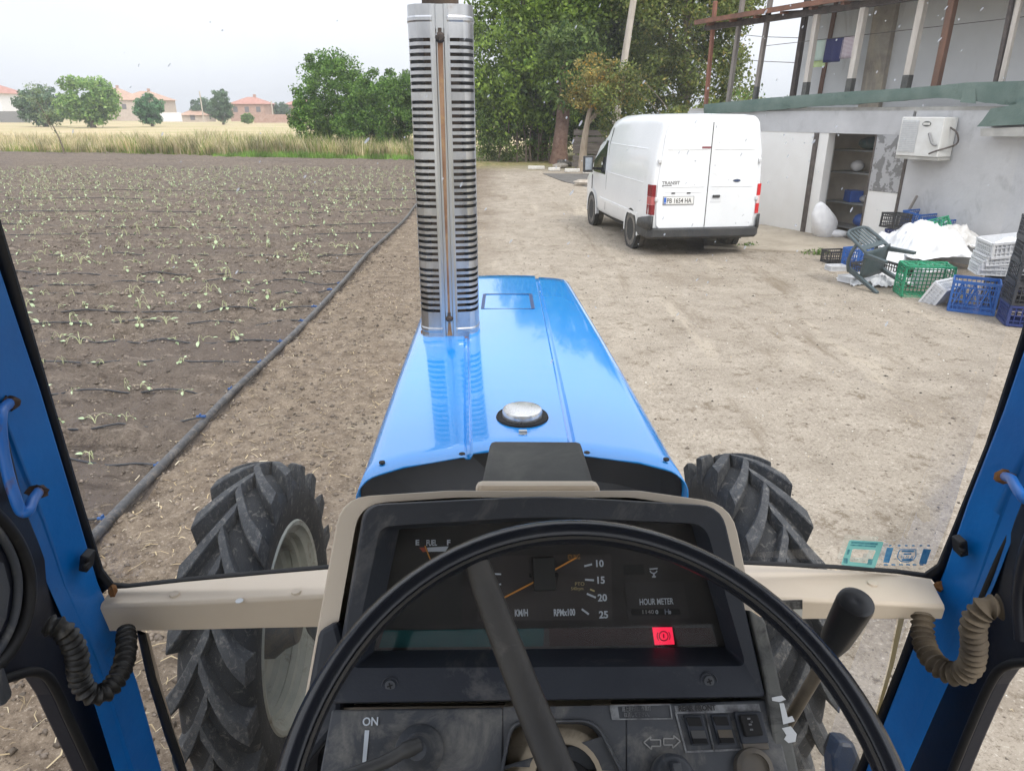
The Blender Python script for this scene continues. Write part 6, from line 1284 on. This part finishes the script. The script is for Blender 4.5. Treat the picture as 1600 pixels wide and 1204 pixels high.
# stickers on the screen
def spoly(pts, mat, name, o=-.001, par=ws, th=.0003): b = MB(); b.slab([wp(x, y, o) for x, y in pts], (0, th, 0)); return b.build(name, mat, par, smooth=0)
teal = M('sticker_teal', (.22, .62, .60), (.28, .68, .66), scale=40, rough=.5); tealt = M('sticker_ink', (.04, .22, .30), (.12, .40, .44), scale=160, rough=.5, lo=.4, hi=.6); sb = M('sticker_blue', (.05, .23, .50), (.12, .36, .6), scale=120, rough=.5, lo=.4, hi=.65)
O_ = rnd([(1327, 843), (1381, 846), (1367, 887), (1314, 882)], 3); I_ = rnd([(1332, 857), (1369, 859), (1360, 880), (1327, 877)], 3)
b = MB(); b.grid([[wp(x, y, -.001) for x, y in O_], [wp(x, y, -.001) for x, y in I_]], wrap=True); st1 = b.build('permit_sticker', teal, ws, smooth=0)
spoly([(1331, 845.5), (1372, 848), (1371, 851), (1330, 848.5)], tealt, 'printed_line', -.0014, st1); spoly([(1329, 850), (1369, 852.5), (1368, 854.5), (1329, 852)], tealt, 'printed_line', -.0014, st1)
spoly([(1325, 858), (1329, 858), (1326, 866), (1323, 866)], tealt, 'printed_mark', -.0014, st1); spoly([(1357, 873), (1364, 873), (1362, 882), (1355, 881)], tealt, 'printed_mark', -.0014, st1); spoly([(1319, 871), (1325, 872), (1324, 880), (1318, 879)], tealt, 'printed_mark', -.0014, st1)
st2 = spoly([(1386, 855), (1396, 855.5), (1389, 879), (1380, 878)], sb, 'blue_sticker'); spoly([(1443, 857), (1455, 858), (1447, 881), (1436, 880)], sb, 'blue_sticker')
b = MB(); sh_ = [(1407, 858), (1431, 858), (1431, 868), (1427, 874), (1418, 878), (1407, 876), (1402, 870), (1404, 862)]
for i in range(len(sh_)):
    p, q = wp(*sh_[i], -.0012), wp(*sh_[(i+1) % len(sh_)], -.0012); d = (q-p).normalized(); n = Vector((0, 1, 0)).cross(d)*.0007; b.slab([p-n, q-n, q+n, p+n], (0, -.0003, 0))
st3 = b.build('shield_sticker', sb, ws, smooth=0); spoly([(1409, 859.5), (1429, 859.5), (1429, 862), (1409, 862)], sb, 'shield_bar', -.0012, st3); spoly([(1412, 864), (1424, 864), (1424, 866), (1412, 866)], sb, 'shield_bar', -.0012, st3)
for ch_, x in (('N', 1406.5), ('U', 1414), ('X', 1421.5)): text(ch_, .0072, wp(x, 871.5, -.0014), (1, 0, 0), (0, 0, 1), sb, 'shield_letter', st3)
spoly([(1408, 873), (1427, 872), (1424, 875), (1418, 876.5), (1410, 875.5)], sb, 'shield_bar', -.0012, st3)
for x in (1389, 1403, 1414, 1425, 1437, 1449): spoly([(x, 851), (x+4, 851), (x+4, 853), (x, 853)], sb, 'tiny_print', -.0012, st3)
for x in (1381, 1393, 1405, 1416, 1426, 1437): spoly([(x, 880.5), (x+6, 881), (x+6, 883), (x, 882.5)], sb, 'tiny_print', -.0012, st3)
# ---- doors: dark frame panels on the cab sides
dfm = M('door_frame', (.008, .010, .018), (.014, .017, .028), scale=5, rough=.42, bump=.1, bscale=150, bdist=.002, dust=(.055, .058, .065), dlo=.56, dhi=.85, dscale=8)
def door(s, XS, outl, hole_, name):
    P_ = [tx(x, y, XS) for x, y in outl]; b = MB(); b.slab(P_, (s*.025, 0, 0)); return b.build(name, dfm, tr, smooth=0, bev=.004)
XL = tx(80, 950, -1).x*0+ty(60, 850, .79).x-.004; XR = ty(1575, 850, .79).x+.004
arcL = [(-60, 1075), (-20, 1066), (14, 1056), (42, 1049), (66, 1056), (84, 1084), (100, 1120), (128, 1180), (150, 1230), (190, 1330)]
dl = door(-1, XL, [(-30, 560), (6, 640), (40, 790), (72, 870), (96, 930), (124, 1010), (150, 1078), (204, 1204), (240, 1330)]+list(reversed(arcL))+[(-90, 1075), (-120, 800), (-80, 560)], None, 'door')
seal([tx(x, y, XL)+Vector((.006, 0, 0)) for x, y in arcL], .0062, 'door_seal', black, dl)
rg = [(-60, 780), (-20, 800), (18, 845), (38, 900), (34, 960), (12, 1010), (-20, 1045), (-60, 1060)]
seal([tx(x, y, XL)+Vector((.006, 0, 0)) for x, y in rg], .008, 'door_seal', black, dl)
seal([tx(x-16, y, XL)+Vector((.004, 0, 0)) for x, y in rg], .005, 'door_seal', plasd, dl)
b = MB(); b.slab([tx(x, y, XL)+Vector((.003, 0, 0)) for x, y in ((-40, 860), (2, 880), (12, 920), (6, 965), (-10, 1000), (-50, 1010))], (-.002, 0, 0)); b.build('door_panel', plasd, dl, smooth=0)
b = MB(); b.box(tx(-12, 1070, XL)+Vector((.008, 0, 0)), (.012, .02, .05)); b.build('door_catch', plasd, dl, bev=.008)
arcR = [(1640, 1036), (1612, 1034), (1588, 1036), (1568, 1046), (1553, 1068), (1536, 1104), (1512, 1160), (1484, 1230), (1450, 1330)]
dr_ = door(1, XR, [(1700, 500), (1640, 660), (1592, 790), (1560, 870), (1528, 945), (1508, 990), (1464, 1090), (1402, 1204), (1340, 1330)]+list(reversed(arcR))+[(1680, 1036), (1760, 800), (1770, 500)], None, 'door')
seal([tx(x, y, XR)+Vector((-.006, 0, 0)) for x, y in arcR], .0062, 'door_seal', black, dr_)
seal([tx(x, y, XR)+Vector((-.003, 0, 0)) for x, y in ((1700, 600), (1640, 780), (1608, 860), (1596, 930), (1600, 1000))], .009, 'door_seal', dfm, dr_)
seal([ty(x, y, .80)+Vector((-.003, 0, 0)) for x, y in ((1596, 800), (1560, 880), (1530, 950))], .004, 'door_seal', black, dr_)
# ---- grab handles, bellows, latches
hb = M('handle_blue', (.012, .13, .47), (.02, .15, .5), scale=9, rough=.4, dust=(.14, .075, .04), dlo=.56, dhi=.68, dscale=22)
def P3(px, py, t): return td(px, py, t)
hL = MB().tube(cat([P3(14, 630, .86), P3(2, 645, .80), P3(3, 690, .79), P3(11, 735, .79), P3(23, 775, .79), P3(33, 798, .795), P3(44, 798, .80), P3(50, 783, .82), P3(60, 768, .87)], 5), .0062, 10).build('grab_handle', hb, tr, smooth=60)
hR = MB().tube(cat([P3(1570, 744, .93), P3(1580, 748, .87), P3(1586, 758, .84), P3(1594, 770, .82), P3(1606, 780, .81), P3(1640, 770, .81)], 5), .0062, 10).build('grab_handle', hb, tr, smooth=60)
for px, py, t, h_ in ((60, 768, .875, hL), (14, 630, .865, hL), (1570, 745, .93, hR)): b = MB(); b.ball(P3(px, py, t), .011, 8, sc=(1.3, 1, .8), jit=.25); b.build('rusty_weld', rust if px > 1000 else M('weld_dark', (.03, .02, .02), (.1, .06, .04), scale=40, rough=.9), h_, smooth=30)
def bellows(pts, ts, name, mat, rr=.0135):
    P_ = cat([P3(x, y, t) for (x, y), t in zip(pts, ts)], 14); ds = [0]
    for i in range(1, len(P_)): ds.append(ds[-1]+(P_[i]-P_[i-1]).length)
    n = int(ds[-1]/.0016); Q_ = []; r_ = []
    for i in range(n+1):
        d = ds[-1]*i/n; k = max(0, min(len(P_)-2, int(np.searchsorted(ds, d))-1)); u = (d-ds[k])/(ds[k+1]-ds[k]+1e-9); Q_.append(P_[k].lerp(P_[k+1], u)); ph = (d/.0088) % 1; r_.append(rr*(.76+.30*max(0, 1-abs(ph-.5)*3.0)))
    return MB().tube(Q_, r_, 16).build(name, mat, tr, smooth=60)
bellows([(72, 975), (98, 984), (118, 1016), (124, 1058), (140, 1083), (166, 1080), (188, 1050), (197, 1018), (197, 984)], [.845, .85, .865, .88, .89, .905, .93, .96, .99], 'bellows_hose', M('bellows_black', (.006, .006, .006), (.012, .011, .010), scale=20, rough=.5, dust=(.10, .085, .055), dlo=.58, dhi=.75, dscale=16), .0135)
bellows([(1442, 960), (1443, 1000), (1460, 1034), (1490, 1052), (1515, 1042), (1522, 1008), (1521, 975), (1538, 950), (1562, 948)], [1.0, .98, .95, .925, .905, .89, .88, .87, .865], 'bellows_hose', M('bellows_dusty', (.055, .042, .028), (.11, .085, .055), scale=14, rough=.8, dust=(.05, .04, .03), dlo=.5, dhi=.7, dscale=12), .0155)
for px, py, s in ((136, 875, 1), (1500, 852, -1)):
    p = ty(px, py, .845); b = MB(); b.box(p, (.012, .02, .026), rot=(0, s*.3, 0)); b.box(p+Vector((s*.004, -.012, 0)), (.007, .01, .008), rot=(0, s*.3, 0)); b.build('window_catch', black, tr, bev=.002)
for px, py in ((176, 922), (1468, 915), (1482, 921)): b = MB(); b.ball(ty(px, py, .868), .008, 7, jit=.3); b.build('rust_spot', rust, tr, smooth=30)
# ---- shuttle lever with black knob
b = MB(); b.tube([P3(1300, 1010, .66), P3(1268, 1066, .70), P3(1235, 1122, .74), P3(1190, 1200, .80)], .0062, 10); lev = b.build('gear_lever', M('lever_steel', (.12, .10, .08), (.2, .17, .13), scale=20, rough=.45, metal=.4), tr, smooth=60)
A = P3(1339, 938, .615); B = P3(1296, 1016, .665); d = (A-B); L_ = d.length
b = MB(); b.lathe([(.0085, -.008), (.0095, 0), (.0135, L_*.25), (.0150, L_*.6), (.0158, L_*.93), (.0152, L_*.98), (.012, L_), (.002, L_*.985), (0, L_*.985)], B, d, 28); b.build('knob', M('knob_black', (.012, .013, .015), (.02, .02, .022), scale=20, rough=.35), lev, smooth=50)
# ---- cab roof, rear posts, floor, seat back wall (enclose the driver's place)
b = MB(); b.box((0, .15, 2.62), (1.42, 1.66, .10)); b.build('roof', M('roof_lining', (.10, .10, .10), rough=.9), tr, bev=.03)
for s in (-1, 1):
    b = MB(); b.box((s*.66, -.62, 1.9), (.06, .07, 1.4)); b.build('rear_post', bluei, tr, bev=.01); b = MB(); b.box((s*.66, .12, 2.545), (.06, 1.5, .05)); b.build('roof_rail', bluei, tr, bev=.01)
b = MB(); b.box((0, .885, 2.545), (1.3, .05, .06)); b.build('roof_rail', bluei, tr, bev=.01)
b = MB(); b.box((0, .02, .98), (1.26, 1.3, .04)); b.build('cab_floor', M('floor_mat', (.03, .03, .032), (.08, .075, .065), scale=6, rough=.8), tr)
b = MB(); b.box((0, -.42, 1.35), (.46, .42, .12)); b.box((0, -.62, 1.62), (.44, .12, .5)); b.build('seat', M('seat_vinyl', (.02, .02, .022), rough=.5), tr, bev=.04, seg=3)
# footstep edge glimpsed low on the right
b = MB(); b.slab([T(W(x, y, 1.5)) for x, y in ((1302, 1182), (1312, 1158), (1336, 1160), (1350, 1196), (1340, 1240), (1306, 1240))], (0, .05, -.02)); b.build('lamp_bracket', firew, tr, smooth=0, bev=.01)
bpy.context.view_layer.update()
# ================================================================ haze
hm = bpy.data.materials.new('haze'); hm.use_nodes = True; hn = hm.node_tree; hn.nodes.clear(); pv = hn.nodes.new('ShaderNodeVolumePrincipled'); ho = hn.nodes.new('ShaderNodeOutputMaterial')
pv.inputs['Color'].default_value = (.95, .97, 1, 1); pv.inputs['Density'].default_value = .0008; pv.inputs['Anisotropy'].default_value = .2; hn.links.new(pv.outputs[0], ho.inputs['Volume'])
hb_ = MB().box((0, 720, 12), (1840, 1600, 30)).build('haze', hm, smooth=0); tag(hb_, 'thin pale haze over the far village', 'haze', kind='stuff')
